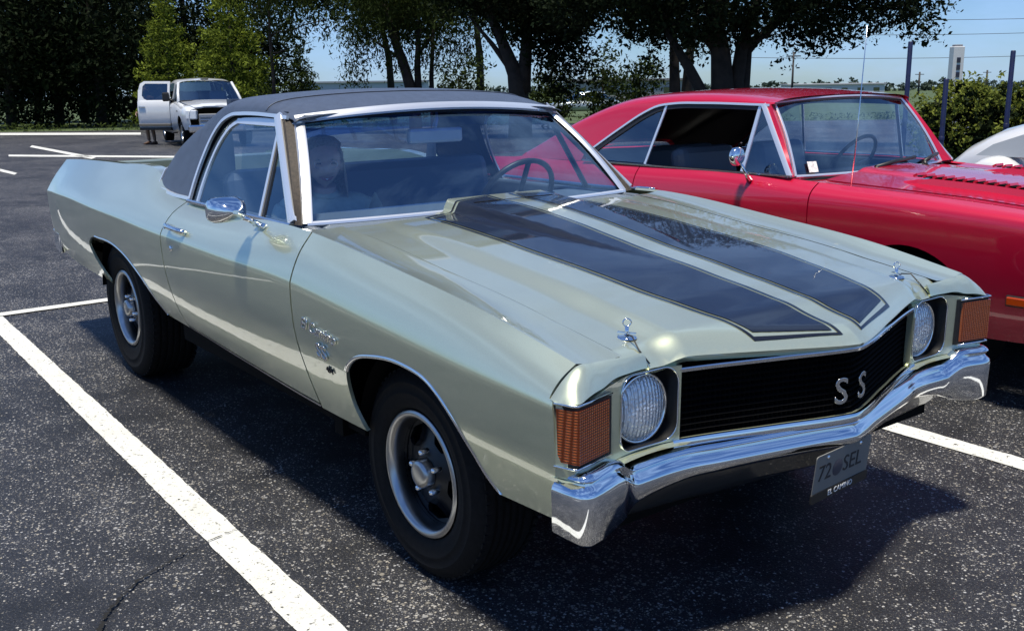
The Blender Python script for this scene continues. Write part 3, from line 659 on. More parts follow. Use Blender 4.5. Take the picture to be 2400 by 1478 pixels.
ns = len(sec); F = [(i*ns+k, i*ns+k+1, (i+1)*ns+k+1, (i+1)*ns+k) for i in range(len(Q)-1) for k in range(ns-1)] + [tuple(range(ns)), tuple(reversed(range((len(Q)-1)*ns, len(Q)*ns)))]
mb = MB(); mb.add(V, F, True); bumper = mb.build('front_bumper', M_['chrome'], ec, sharp=R(50))
# filler panel between bumper and lamps, lower valance
mb = MB(); YY = np.linspace(-.935, .935, 61)
mb.strip([(float(XF(abs(y)))-.02, y, .600) for y in YY], [(float(XF(abs(y)))+.022 if abs(y) > .5 else float(XF(abs(y)))+.006, y, .596) for y in YY]); mb.build('bumper_filler', PAINT, ec)
mb = MB(); yv = np.linspace(-.74, .74, 25); mb.strip([(float(np.interp(abs(y), [0, .43, .74], [.945, .835, .80])), y, .505) for y in yv], [(float(np.interp(abs(y), [0, .43, .74], [.90, .80, .77])), y, .44) for y in yv]); mb.strip([(float(np.interp(abs(y), [0, .43, .74], [.90, .80, .77])), y, .44) for y in yv], [(float(np.interp(abs(y), [0, .43, .74], [.78, .72, .70])), y, .375) for y in yv]); mb.build('valance', mat('valance_dark_reflection', (.02, .022, .022), rough=.3, coat=.6), ec, sharp=R(25))  # dark colour stands in for body paint reflecting the dark ground
# number plate hung under the bumper
PLM = frame_matrix((.960, -.045, .450), (-.06, 1, 0), (.10, 0, 1)) @ Matrix.Scale(.9, 4)
mb = MB(); mb.prism(rrect(0, 0, .152, .076, .008, 3), .003, PLM); plate = mb.build('number_plate', mat('plate_cream', (.18, .18, .17), rough=.5), ec)
mb = MB(); mb.prism(rrect(0, -.063, .156, .016, .005, 3), .006, PLM); mb.build('plate_frame', M_['black_plastic'], plate)
dk = mat('plate_ink', (.015, .016, .02), rough=.6); wt = mat('plate_white_ink', (.75, .76, .78), rough=.5)
text_mesh('plate_digits', '72', .075, dk, plate, PLM @ Matrix.Translation((-.098, .012, .0035)), depth=.0006)
text_mesh('plate_letters', 'SEL', .075, dk, plate, PLM @ Matrix.Translation((.055, .012, .0035)), depth=.0006)
mb = MB(); mb.lathe([(.0034, .028), (.0038, .027), (.004, .0005)], (0, 0, 0), axis='Z', n=18); me_ = mb.build('plate_seal', mat('seal_ink', (.05, .05, .07), rough=.6), plate); me_.data.transform(PLM @ Matrix.Translation((-.028, .012, 0)))
text_mesh('frame_lettering', 'EL CAMINO', .026, wt, plate, PLM @ Matrix.Translation((0, -.063, .0065)), depth=.0006)
for sx in (-1, 1):
    mb = MB(); mb.lathe([(.003, .006), (.006, .005), (.007, .0005)], (0, 0, 0), axis='Z', n=10); o = mb.build('plate_bolt', M_['chrome'], plate); o.data.transform(PLM @ Matrix.Translation((sx*.09, .062, 0)))
# ---- fender script and letters (both sides)
for sd in (1, -1):
    def on(u, v, off=.004):
        p = ec_side([u], [v])[0]; return Vector((p[0], (p[1]-off)*sd, p[2]))
    def place(u, v, ang):
        a, b = on(u-.05, v), on(u+.05, v); x = (b-a).normalized()*(1 if sd > 0 else -1); up = (on(u, v+.04)-on(u, v-.04)).normalized()
        return frame_matrix(on(u, v), x, up)
    text_mesh('name_script', 'El Camino', .056, M_['chrome_soft'], ec, place(-.378, .236, 0), depth=.002, bevel=.001, shear=.35)
    text_mesh('side_letters', 'SS', .074, M_['chrome_soft'], ec, place(-.372, .188, 0), depth=.002, bevel=.0015)
    text_mesh('engine_numerals', '454', .030, M_['black_plastic'], ec, place(-.352, .146, 0), depth=.002)
# ---- roof, sails and cabin glass
EC_ROOF = {
 -1.04: [(.815,1.016),(.762,1.135),(.708,1.255),(.659,1.354),(.630,1.367),(.56,1.378),(.42,1.390),(.22,1.400),(0,1.404)],
 -1.30: [(.815,1.016),(.762,1.135),(.708,1.255),(.657,1.376),(.628,1.414),(.56,1.434),(.42,1.447),(.22,1.456),(0,1.459)],
 -1.60: [(.815,1.016),(.762,1.135),(.708,1.255),(.655,1.382),(.626,1.422),(.56,1.446),(.42,1.462),(.22,1.472),(0,1.475)],
 -1.80: [(.813,1.020),(.764,1.130),(.714,1.243),(.664,1.360),(.634,1.404),(.565,1.432),(.42,1.450),(.22,1.463),(0,1.467)],
 -1.95: [(.811,1.025),(.770,1.115),(.728,1.208),(.686,1.302),(.656,1.340),(.59,1.37),(.42,1.425),(.22,1.445),(0,1.450)]}
roof_surf, roof_z2v = loft_table(EC_ROOF, .12)
win_top = [(-1.805, 1.020), (-1.815, 1.10), (-1.812, 1.19), (-1.785, 1.283), (-1.735, 1.342), (-1.66, 1.372), (-1.55, 1.381), (-1.434, 1.383), (-1.20, 1.378)]
wt_s = smooth_pts(win_top, 5)
opening = [(x, roof_z2v(x, z)) for x, z in wt_s]
ap = [(-1.150, .362), (-1.075, .366)]
roof_half = [(-1.945, 0.0), (opening[0][0], 0.0)] + opening + [(-1.095, opening[-1][1]+.012)] + [(-1.045-.022*t, .96-t*(.96-.372)) for t in np.linspace(1, 0, 14)] + [(-1.945, .96)]
for sd in (1, -1):
    roofp = panel('vinyl_roof', roof_half, roof_surf, M_['vinyl'], ec, step=.03, flange=.0, side=sd)
# sails (flying buttresses) behind the doors
EC_SAIL = {
 -1.94: [(.811,1.025),(.770,1.115),(.728,1.208),(.687,1.302),(.656,1.338),(.600,1.352),(.555,1.335),(.545,1.22),(.545,1.05)],
 -2.06: [(.809,1.030),(.776,1.10),(.742,1.175),(.708,1.250),(.686,1.281),(.640,1.287),(.600,1.268),(.585,1.17),(.58,1.05)],
 -2.16: [(.807,1.033),(.782,1.085),(.757,1.140),(.732,1.195),(.714,1.216),(.675,1.220),(.640,1.204),(.625,1.13),(.62,1.05)],
 -2.27: [(.800,1.035),(.785,1.060),(.770,1.085),(.757,1.107),(.745,1.114),(.725,1.116),(.705,1.112),(.695,1.09),(.69,1.05)]}
sail_surf, _ = loft_table(EC_SAIL, .12)
for sd in (1, -1):
    sl = panel('sail_panel', [(-2.265, 0), (-2.265, .96), (-1.942, .96), (-1.942, 0)], sail_surf, M_['vinyl'], ec, step=.03, flange=0.0, side=sd)
    e = [tuple(sail_surf([-2.262], [v])[0]) for v in np.linspace(.0, .60, 14)]
    path_sweep('vinyl_edge_trim', e, [(.006, .004), (-.006, .004), (-.006, -.006), (.006, -.006)], M_['bright_trim'], sl, up=(1, 0, 0), side=sd)
    b = [tuple(ec_side([x], [.588 if x > -1.95 else .545])[0]*[1, 1, 1]) for x in np.linspace(-1.83, -2.26, 14)]
    b = [(x, -.815+(.010 if x < -2.1 else 0), 1.024+.012*sm(-1.95, -2.2, x)) for x in np.linspace(-1.80, -2.26, 14)]
    path_sweep('vinyl_base_trim', b, [(.008, .006), (-.004, .008), (-.008, -.006), (.006, -.008)], M_['bright_trim'], sl, side=sd)
    # drip rail round the side window
    dr = roof_surf(*np.array(opening).T) + np.array([0, -.004, .002])
    path_sweep('drip_rail', [tuple(p) for p in dr] + [(-1.12, -.658, 1.376)], [(.008, .005), (-.006, .007), (-.008, -.005), (.006, -.007)], M_['bright_trim'], ec, side=sd, up=(0, -1, .4))
# soft seam across the vinyl
for sd in (1, -1):
    for (xa, xb, v0, v1) in ((-1.335, -1.335, .40, .96),):
        P = [roof_surf([xa+(xb-xa)*t], [v0+(v1-v0)*t])[0] + np.array([0, 0, .0015]) for t in np.linspace(0, 1, 20)]
        path_sweep('vinyl_seam', [tuple(p) for p in P], [(.006, .001), (.003, .0028), (-.003, .0028), (-.006, .001), (0, -.003)], M_['vinyl'], ec, side=sd)
# windshield
def ws_surf(u, v):
    u = np.atleast_1d(u); v = np.atleast_1d(v)        # u -1..1 across, v 0..1 up
    yb, yt = .772*u, .620*u; xb = -.715 - .065*np.abs(u)**2.4; xt = -1.052 - .062*np.abs(u)**2.2; zb = 1.012+0*u; zt = 1.396 - .034*u**2
    k = v + 0; bulge = .022*np.sin(np.pi*np.clip(v, 0, 1))
    return np.stack([xb+(xt-xb)*k + bulge*.6, yb+(yt-yb)*k, zb+(zt-zb)*k + bulge*.75], 1)
panel('windshield', [(-1, 0), (1, 0), (1, 1), (-1, 1)], ws_surf, M_['glass'], ec, step=.05, flange=0)
band_m = glass('shade_band_glass', (.22, .42, 1.0), trans=.80, ior=1.02)
panel('shade_band', [(-.985, .80), (.985, .80), (.985, .975), (-.985, .975)], lambda u, v: ws_surf(u, v)-np.array([.004, 0, .003]), band_m, ec, step=.05, flange=0)
tp = [(.011, .005), (.004, .009), (-.006, .007), (-.011, -.004), (.011, -.006)]
for nm, L in (('windshield_top_trim', [(u, 1.0) for u in np.linspace(-1.03, 1.03, 30)]), ('windshield_base_trim', [(u, 0.0) for u in np.linspace(-1, 1, 30)]), ('windshield_side_trim', [(-1, v) for v in np.linspace(0, 1, 14)]), ('windshield_side_trim', [(1, v) for v in np.linspace(0, 1, 14)])):
    A = np.array(L); P = ws_surf(A[:, 0], A[:, 1]) + np.array([.006, 0, .004])
    upv = (1, 0, 1.1) if 'side' not in nm else (1, (-.5 if L[0][0] < 0 else .5), .8)
    w = 1.9 if 'top' in nm else 1.9 if 'side' in nm else 1.0; P = P + (np.array([.012, 0, .008]) if 'top' in nm else 0)
    path_sweep(nm, [tuple(p) for p in P], [(a*w, b) for a, b in tp], M_['bright_trim'], ec, up=upv)
# black rubber line just inside the bright trim
A = np.array([(-.985, v) for v in np.linspace(.01, .985, 12)] + [(u, .972) for u in np.linspace(-.98, .98, 30)] + [(.985, v) for v in np.linspace(.985, .01, 12)])
P = ws_surf(A[:, 0], A[:, 1]) + np.array([.001, 0, .001]); path_sweep('windshield_gasket', [tuple(p) for p in P], [(.008, .003), (-.008, .003), (-.008, -.003), (.008, -.003)], M_['black_plastic'], ec, up=(1, 0, 1))
# A pillars
for sd in (1, -1):
    wl = ws_surf(np.full(12, -1.0), np.linspace(0, 1, 12)); sl_ = np.array([(-.795-.405*t, -(.816-.158*t), 1.016+.360*t) for t in np.linspace(0, 1, 12)])
    wl = wl + np.array([.0, -.012, 0]); mid = (wl+sl_)/2 + np.array([.018, -.018, .004])
    mb = MB(); s3 = np.array([1, sd, 1]); mb.strip(wl*s3, mid*s3); mb.strip(mid*s3, sl_*s3); inn = sl_+np.array([-.01, .035, 0]); mb.strip(sl_*s3, inn*s3); mb.strip(inn*s3, wl*s3)
    pil = mb.build('windshield_pillar', M_['pillar'], ec, sharp=R(40))
    path_sweep('pillar_trim', [tuple(p+np.array([-.004, -.006, .002])) for p in sl_], [(.026, .006), (.0, .010), (-.012, .004), (-.012, -.006), (.026, -.006)], M_['bright_trim'], pil, up=(.3, -1, .3), side=sd)
# side glass, vent post, belt mouldings
yg = lambda z: -(.806 - .45*(z-1.016))
gl_surf = lambda u, v: np.stack([np.atleast_1d(u), yg(np.atleast_1d(v)), np.atleast_1d(v)], 1)
wo = [(-1.80, 1.005)] + [(x, z-.004) for x, z in wt_s[1:]] + [(-.79, 1.005)]
vent = lambda z: -1.085 - .10*(z-1.02)/.34
door_glass = [(-1.80, 1.005)] + [(x, z-.004) for x, z in wt_s[1:-1] if x < -1.2] + [(-1.205, 1.374), (vent(1.374)-.012, 1.374), (vent(1.005)-.012, 1.005)]
vent_glass = [(vent(1.005)+.006, 1.005), (vent(1.36)+.006, 1.36), (-1.17, 1.36), (-.80, 1.005)]
gi = [(x, z) for x, z in wt_s]
for sd in (1, -1):
    dg = panel('door_window', door_glass, gl_surf, M_['glass'], ec, step=.05, flange=0, side=sd)
    panel('vent_window', vent_glass, gl_surf, M_['glass'], ec, step=.05, flange=0, side=sd)
    ge = [(x+.072*(1 if i < 22 else .9), yg(z-.022)-.003, z-.022) for i, (x, z) in enumerate(wt_s) if x < -1.24]
    path_sweep('window_edge_trim', ge, [(.009, .004), (-.009, .004), (-.009, -.004), (.009, -.004)], M_['bright_trim'], dg, up=(0, -1, .4), side=sd)
    path_sweep('window_seal', [(x+.03, yg(z-.010)+.006, z-.010) for x, z in wt_s], [(.030, .003), (-.030, .003), (-.030, -.003), (.030, -.003)], M_['black_plastic'], dg, up=(0, -1, .4), side=sd)
    path_sweep('top_window_rail', [(-1.60, yg(1.352)-.004, 1.352), (-1.17, yg(1.350)-.004, 1.350)], [(.011, .004), (-.011, .004), (-.011, -.004), (.011, -.004)], M_['bright_trim'], dg, up=(0, -1, .4), side=sd)
    path_sweep('vent_post', [(vent(z), yg(z)-.006, z) for z in np.linspace(1.01, 1.362, 8)], [(.009, .004), (-.009, .004), (-.009, -.004), (.009, -.004)], M_['bright_trim'], ec, up=(0, -1, .4), side=sd)
    path_sweep('vent_seal', [(vent(z)+.018, yg(z)-.002, z) for z in np.linspace(1.01, 1.35, 8)], [(.010, .003), (-.010, .003), (-.010, -.003), (.010, -.003)], M_['black_plastic'], ec, up=(0, -1, .4), side=sd)
    path_sweep('belt_moulding', [(x, -.826 - .012*sm(-1.0, -.8, x), 1.016+.004*sm(-1.0, -.75, x)) for x in np.linspace(-1.80, -.76, 16)], [(.010, .003), (.004, .008), (-.008, .006), (-.010, -.006), (.010, -.006)], M_['chrome_soft'], ec, side=sd)
# rear window, bed and tailgate
mb = MB(); mb.add([(-1.93, -.53, 1.07), (-1.93, .53, 1.07), (-1.90, .50, 1.40), (-1.90, -.50, 1.40)], [(0, 1, 2, 3)]); mb.build('rear_window', M_['glass'], ec)
mb = MB(); mb.box((-1.95, 0, .80), (.03, 1.50, .56)); mb.box((-1.95, 0, 1.42), (.05, 1.10, .03)); mb.build('cab_back_wall', M_['vinyl'], ec)
bedm = mat('bed_liner', (.10, .11, .09), rough=.6, noise=.3)
mb = MB(); mb.box((-3.07, 0, .60), (2.2, 1.36, .03))
for sd in (1, -1):
    xs = np.linspace(-4.19, -1.97, 24); top = ridge(xs)
    A = [(p[0], -(p[1])*-sd, p[2]) for p in top]; A = [(p[0], p[1]*sd, p[2]) for p in top]; B = [(p[0], (p[1]+.055)*sd, p[2]-.002) for p in top]; Cc = [(p[0], (p[1]+.06)*sd, .60) for p in top]
    mb2 = MB(); mb2.strip(A, B); mb2.strip(B, Cc); mb2.build('bed_side', PAINT, ec, sharp=R(30))
mb.build('bed_floor', bedm, ec)
mb = MB(); mb.box((-4.19, 0, .80), (.06, 1.36, .46), bev=.012); mb.build('tailgate', PAINT, ec)
mb = MB(); mb.box((-4.235, 0, .575), (.07, 1.66, .15), bev=.025)
for sd in (1, -1): mb.box((-4.15, -.822*sd, .565), (.20, .03, .13), rz=-.10*sd, bev=.010)
mb.build('rear_bumper', M_['chrome'], ec)
for sd in (1, -1): 
    mb = MB(); P = ec_side(np.full(7, -4.2), np.linspace(0, .6, 7)); mb.add([tuple(p*[1, sd, 1]) for p in P] + [(-4.2, -.60*sd, 1.04), (-4.2, -.60*sd, .46)], [tuple(range(9))]); mb.build('quarter_end_cap', PAINT, ec)
    MB().box((-4.206, -.72*sd, .66), (.02, .15, .10), bev=.006).build('tail_lamp', mat('tail_red', (.35, .01, .01), rough=.2, coat=1.0), ec)
# ---- underbody and wheel housings
mb = MB(); mb.box((-1.75, 0, .40), (4.7, 1.05, .22)); mb.box((-1.20, 0, .40), (1.70, 1.62, .10)); mb.box((-3.75, 0, .48), (.80, 1.38, .10)); mb.box((.66, 0, .48), (.16, 1.5, .20)); mb.box((.0, 0, .78), (1.4, .95, .10))
mb.box((-.50, 0, .62), (.06, 1.66, .60)); mb.box((-1.97, 0, .62), (.04, 1.6, .35)); mb.build('underbody', M_['black_gap'], ec)
for (x0, z0) in ((.10, .36), (-2.62, .37)):
    for sd in (1, -1):
        rr = .43 if x0 > 0 else .56
        mb = MB(); mb.lathe([(-.86*sd, rr-.03), (-.52*sd, rr-.03)], (x0, 0, z0), n=28, a0=R(8), a1=R(172)); mb.add([(x0-rr, -.53*sd, .42), (x0+rr, -.53*sd, .42), (x0+rr, -.53*sd, .9), (x0-rr, -.53*sd, .9)], [(0, 1, 2, 3)]); mb.build('wheel_housing', M_['black_gap'], ec)
# ---- wheels
def make_wheel(rt, width, rr=.197, spoke_mat=None, parent=None, ring=True, seg=56):
    """axle along y, outer face towards -y, rim lip plane at y=0"""
    w = width
    def dsurf(u, v):
        r = np.hypot(u, v); z = np.interp(r, [0, .05, .075, .10, .15, .175], [.022, .024, .034, .046, .062, .058]); return np.stack([u, z, v], 1)
    circ = lambda r, n, ph=0: [(r*math.cos(2*math.pi*k/n+ph), r*math.sin(2*math.pi*k/n+ph)) for k in range(n)]
    holes = []
    for k in range(5):
        a = 2*math.pi*k/5 + .3; hs = []
        for (r, da) in ((.098, -.20), (.098, .20), (.125, .34), (.153, .36), (.158, 0), (.153, -.36), (.125, -.34)): hs.append((r*math.cos(a+da), r*math.sin(a+da)))
        holes.append(hs)
    disc = panel('wheel', circ(.172, 60), dsurf, spoke_mat or M_['wheel_grey'], parent, step=.012, holes=holes, flange=.014, back=True)
    mb = MB(); k = rr/.197
    tw = [(.012, rr+.002), (-.004, rr+.012), (-.014, rr+.040), (-.0165, rr+(rt-rr)*.40), (-.0185, rr+(rt-rr)*.42), (-.0185, rr+(rt-rr)*.46), (-.0165, rr+(rt-rr)*.48), (-.0145, rr+(rt-rr)*.66), (-.0160, rr+(rt-rr)*.67), (-.0150, rr+(rt-rr)*.70), (-.010, rt-.034), (.004, rt-.012), (.018, rt-.003), (.03, rt)]
    gro = []
    for j in range(5):
        y0 = .03 + (w-.06-.03)*(j+.35)/5; gro += [(y0, rt), (y0+.003, rt-.009), (y0+.011, rt-.009), (y0+.014, rt)]
    tw += gro + [(w-.05, rt), (w-.036, rt-.004), (w-.022, rt-.014), (w-.012, rt-.05), (w-.012, rr+.03), (w-.04, rr)]
    mb.lathe(tw, n=seg); ty = mb.build('tyre', M_['rubber'], disc, sharp=R(55))
    # tread blocks: shallow cross cuts shown as small shoulder lugs
    mb = MB()
    for q in range(64):
        a = 2*math.pi*q/64; M = Matrix.Rotation(a, 4, 'Y')
        for yy in (.010, w-.028):
            V = [M @ Vector((rt-.016+dx, yy+dy, dz)) for dx in (0, .0145) for dy in (0, .018) for dz in (-.010, .010)]
            mb.add(V, [(0,1,3,2),(4,6,7,5),(0,4,5,1),(2,3,7,6),(0,2,6,4),(1,5,7,3)])
    tl = mb.build('tread_lugs', M_['rubber'], disc); tl['kind'] = 'stuff'
    MB().lathe([(.012, rr+.001), (-.004, rr+.004), (-.009, rr-.002), (-.009, rr-.010), (-.003, rr-.018), (.010, rr-.023), (.018, rr-.025), (.04, rr-.027), (.055, .170*k)], n=seg).build('trim_ring', M_['ring'], disc, sharp=R(60))
    MB().lathe([(.050, .171*k), (.10, .168*k), (w-.04, .17*k)], n=seg).build('rim_barrel', M_['wheel_grey'], disc)
    MB().lathe([(.022, .047), (-.002, .045), (-.010, .040), (-.013, .030), (-.014, .012), (-.014, .0005)], n=28).build('hub_cap', M_['ring'], disc, sharp=R(50))
    for k5 in range(5):
        a = 2*math.pi*k5/5 + .3 + math.pi/5; MB().lathe([(.04, .0105), (.006, .0095), (.001, .006), (.0, .0005)], (.066*math.cos(a), 0, .066*math.sin(a)), n=8).build('lug_nut', M_['chrome'], disc)
    MB().lathe([(.10, .16), (.10, .03)], n=24).build('brake_drum', M_['black_gap'], disc)
    return disc
def copy_part(o, parent):
    c = o.copy(); COL.objects.link(c); c.parent = parent
    for ch in o.children: 
        g = ch.copy(); COL.objects.link(g); g.parent = c
    return c
wf = make_wheel(.334, .215, parent=ec); wr = make_wheel(.366, .25, parent=ec)
wf.location = (.010, -.820, .332); wr.location = (-2.84, -.826, .364)
wf.rotation_euler = (0, .5, 0)
wl_ = copy_part(wf, ec); wl_.location = (.010, .820, .332); wl_.rotation_euler = (0, .2, math.pi)
wl2 = copy_part(wr, ec); wl2.location = (-2.84, .826, .364); wl2.rotation_euler = (0, .9, math.pi)
# ---- door mirror on the near side, arm and bullet-shaped shell
mb = MB(); base = Vector((-.955, -.868, 1.000))
mb.box(base+Vector((0, -.004, .004)), (.085, .012, .022), rx=-.9, bev=.004); mb.tube([base+Vector((.01, -.008, .006)), base+Vector((.005, -.045, .028)), base+Vector((.0, -.085, .048))], [.012, .009, .010], n=10)
mir = mb.build('door_mirror', M_['chrome'], ec)
hc = base + Vector((.012, -.118, .068)); mb = MB(); rings = []
for (dx, wy, wz) in ((-.050, .066, .043), (-.044, .071, .047), (-.02, .070, .046), (.016, .056, .037), (.042, .034, .022), (.056, .010, .007)):
    rings.append([hc+Vector((dx, wy*math.copysign(abs(math.cos(a))**.55, math.cos(a)), wz*math.copysign(abs(math.sin(a))**.6, math.sin(a)) - .012*(dx+.05))) for a in np.linspace(0, 2*math.pi, 25)[:-1]])
n = 24; Vv = [p for r in rings for p in r]; mb.add(Vv, [(i*n+k, i*n+(k+1) % n, (i+1)*n+(k+1) % n, (i+1)*n+k) for i in range(5) for k in range(n)], True); mb.add(rings[0], [tuple(range(n))]); mb.add(rings[-1], [tuple(reversed(range(n)))])
mb.build('mirror_shell', M_['chrome'], mir, sharp=R(50))
# ---- wipers asleep at the cowl, cowl grille
mb = MB(); mb.strip([(-.612-.075*float(sm(.34, .23, abs(y)))+.004, y, .985) for y in np.linspace(-.72, .72, 25)], [(-.80, y, .985) for y in np.linspace(-.72, .72, 25)]); mb.build('cowl_panel', M_['black_plastic'], ec)
# ---- interior
mb = MB(); mb.box((-.86, 0, .93), (.46, 1.46, .16), bev=.03); mb.box((-1.06, 0, .84), (.10, 1.40, .14), bev=.02); mb.build('dashboard', M_['dash'], ec)
mb = MB(); mb.box((-1.42, 0, .66), (.56, 1.36, .20), bev=.05); mb.box((-1.70, 0, .88), (.17, 1.36, .52), ry=-.20, bev=.05); mb.build('bench_seat', M_['seat'], ec)
mb = MB(); mb.box((-1.35, 0, .50), (1.20, 1.5, .04)); mb.build('cabin_floor', M_['black_gap'], ec)
for sd in (1, -1):
    mb = MB(); mb.box((-1.25, -.765*sd, .78), (1.15, .04, .46), bev=.012); mb.build('door_card', M_['seat'], ec)
hl_m = mat('headliner', (.30, .34, .40), rough=.8)
mb = MB(); G = [(x, v) for x in np.linspace(-1.07, -1.90, 12) for v in np.linspace(.40, .96, 9)]
for sd in (1, -1):
    for i in range(11):
        for j in range(8):
            q = [G[i*9+j], G[(i+1)*9+j], G[(i+1)*9+j+1], G[i*9+j+1]]; P = [roof_surf([a], [b])[0]*[1, sd, 1] - np.array([0, 0, .02]) for a, b in q]; mb.add(P, [(0, 1, 2, 3)])
mb.build('headliner', hl_m, ec)
swc = Vector((-1.04, .37, 1.00)); swn = Vector((-.86, 0, .51)).normalized(); sx_ = Vector((0, 1, 0)); sy_ = swn.cross(sx_)
mb = MB(); mb.tube([swc + (sx_*math.cos(a)+sy_*math.sin(a))*.19 for a in np.linspace(0, 2*math.pi, 41)], .0125, n=8, cap=False); mb.tube([swc-sx_*.18, swc-swn*-.0-swn*.02, swc+sx_*.18], .012, n=8); mb.tube([swc+sy_*-.18, swc-swn*.02], .012, n=8); mb.lathe([(0, .05), (.02, .04), (.025, .001)], swc-swn*.03, axis='X', n=18)
mb.tube([swc-swn*.02, swc+Vector((.32, 0, -.19))], .025, n=10); mb.build('steering_wheel', M_['black_plastic'], ec)
mm = M_['mirror'] = mat('mirror_back', (.62, .66, .66), rough=.35, metal=.2)
mb = MB(); mb.box((-1.09, -.015, 1.283), (.035, .265, .062), bev=.012); mb.tube([(-1.09, -.015, 1.30), (-1.085, -.005, 1.345), (-1.095, 0, 1.385)], .006, n=8); mb.build('rear_view_mirror', mm, ec)
for sd in (1, -1):
    mb = MB(); mb.box((-1.15, -.37*sd, 1.382), (.17, .48, .018), ry=.10, bev=.006); mb.build('sun_visor', M_['seat'], ec)
# ================================================================ the red hardtop in the next stall
RED = car_paint('red_paint', (.52, .003, .032), metal=.15, rough=.30, flake=.04, dust=.012, coat_ior=1.55)
rc = empty('red_hardtop', (0, 2.925, 0)); tag(rc, 'glossy red two-door hardtop with black hood louvres parked beside the pale green coupe utility', 'car')
D_SIDE = {
 -4.30: [(.70,.36),(.76,.46),(.79,.60),(.80,.74),(.79,.80),(.76,.86),(.70,.90)],
 -3.40: [(.78,.30),(.83,.42),(.86,.58),(.868,.75),(.860,.832),(.83,.90),(.765,.955)],
 -2.60: [(.79,.28),(.84,.42),(.868,.58),(.876,.75),(.868,.838),(.842,.91),(.79,.968)],
 -2.00: [(.79,.27),(.84,.42),(.868,.58),(.876,.755),(.868,.844),(.845,.915),(.80,.972)],
 -1.20: [(.79,.27),(.84,.42),(.868,.59),(.876,.775),(.868,.868),(.845,.93),(.80,.980)],
 -0.70: [(.79,.27),(.84,.42),(.868,.60),(.876,.79),(.868,.882),(.838,.925),(.785,.957)],
  0.00: [(.80,.30),(.84,.42),(.866,.60),(.876,.785),(.868,.876),(.833,.912),(.775,.932)],
  0.45: [(.79,.32),(.83,.42),(.858,.60),(.868,.77),(.860,.858),(.823,.886),(.765,.902)],
  0.80: [(.76,.34),(.80,.44),(.835,.60),(.845,.75),(.836,.826),(.80,.850),(.74,.864)]}
d_side, d_z2v = loft_table(D_SIDE)
def arc_uv(cx, cz, r, a0, a1, f, n=30):
    out = []
    for a in np.linspace(a0, a1, n):
        x, z = cx+r*math.cos(R(a)), cz+r*math.sin(R(a)); out.append((x, f(x, z)))
    return out
DXF, DXR = -.735, -2.045
fa2 = arc_uv(-.17, .34, .365, 196, -16, d_z2v); ra2 = arc_uv(-3.00, .36, .385, 196, -16, d_z2v)
fa2[0] = (fa2[0][0], 0); fa2[-1] = (fa2[-1][0], 0); ra2[0] = (ra2[0][0], 0); ra2[-1] = (ra2[-1][0], 0)
for sd in (1, -1):
    f_ = panel('fender', [(DXF+.004, 0), (DXF+.004, .6), (.79, .6), (.79, 0)] + fa2[::-1], d_side, RED, rc, step=.035, side=sd)
    d_ = panel('door', [(DXR+.004, .01), (DXR+.004, .6), (DXF-.004, .6), (DXF-.004, .01)], d_side, RED, rc, step=.04, side=sd)
    q_ = panel('quarter_panel', [(-4.28, 0), (-4.28, .6), (DXR-.004, .6), (DXR-.004, 0)] + ra2[::-1], d_side, RED, rc, step=.045, side=sd)
    panel('rocker', [(DXR+.004, 0), (DXR+.004, .005), (DXF-.004, .005), (DXF-.004, 0)], d_side, RED, rc, step=.06, side=sd)
    s3 = np.array([1, sd, 1]); a = Vector(d_side([-2.00], [.395])[0]*s3); b = Vector(d_side([-1.84], [.395])[0]*s3); out = Vector((0, -sd, .2)).normalized()
    MB().tube([a, a+out*.022, a.lerp(b, .3)+out*.030, a.lerp(b, .8)+out*.028, b+out*.014, b], [.011, .012, .011, .010, .010, .008], n=8).build('door_handle', M_['chrome'], d_)
    mk = MB(); p = Vector(d_side([.385], [d_z2v(.385, .515)])[0]*s3); mk.box(p+Vector((0, -.004*sd, 0)), (.10, .02, .05), rz=.05*sd, bev=.006); mo = mk.build('side_marker', M_['black_plastic'], f_)
    mk = MB(); mk.box(p+Vector((0, -.010*sd, 0)), (.088, .02, .038), rz=.05*sd, bev=.005); mk.build('marker_lens', mat('red_car_marker', (.42, .05, .004), rough=.2, coat=.6), f_)
# fender tops, cowl and hood
dr_ = lambda x: d_side(np.atleast_1d(x), np.full(np.atleast_1d(x).shape, .6))
DZ = lambda x: np.interp(x, [-.95, -.75, 0, .45, .80], [.968, .954, .930, .900, .864])
def dft(u, v):
    u = np.atleast_1d(u); t = np.atleast_1d(v)/.13; r = dr_(u); y = r[:, 1]+(-.640-r[:, 1])*t; z = r[:, 2] + (DZ(u)-.004-r[:, 2])*t - .004*np.sin(np.pi*np.clip(t, 0, 1)); return np.stack([u, y, z], 1)
def dhood(u, v):
    u = np.atleast_1d(u); v = np.atleast_1d(v); a = np.abs(v)
    return np.stack([u, v, DZ(u) + .020*(1-(a/.64)**2) + .016*sm(.30, .22, a)*sm(.85, .5, u)], 1)
for sd in (1, -1): panel('fender_top', [(-.80, 0), (-.80, .13), (.79, .13), (.79, 0)], dft, RED, rc, step=.04, flange=0, side=sd, back=True)
hd = panel('hood', [(-.80-.05*(1-(y/.63)**2), y) for y in np.linspace(-.632, .632, 15)] + [(.79, .632), (.79, -.632)], dhood, RED, rc, step=.035, flange=.02)
mb = MB(); mb.strip([(-.79-.05*(1-(y/.63)**2), y, .945) for y in np.linspace(-.76, .76, 15)], [(-1.02, y, .952) for y in np.linspace(-.76, .76, 15)]); mb.build('cowl', RED, rc)
louv = RED
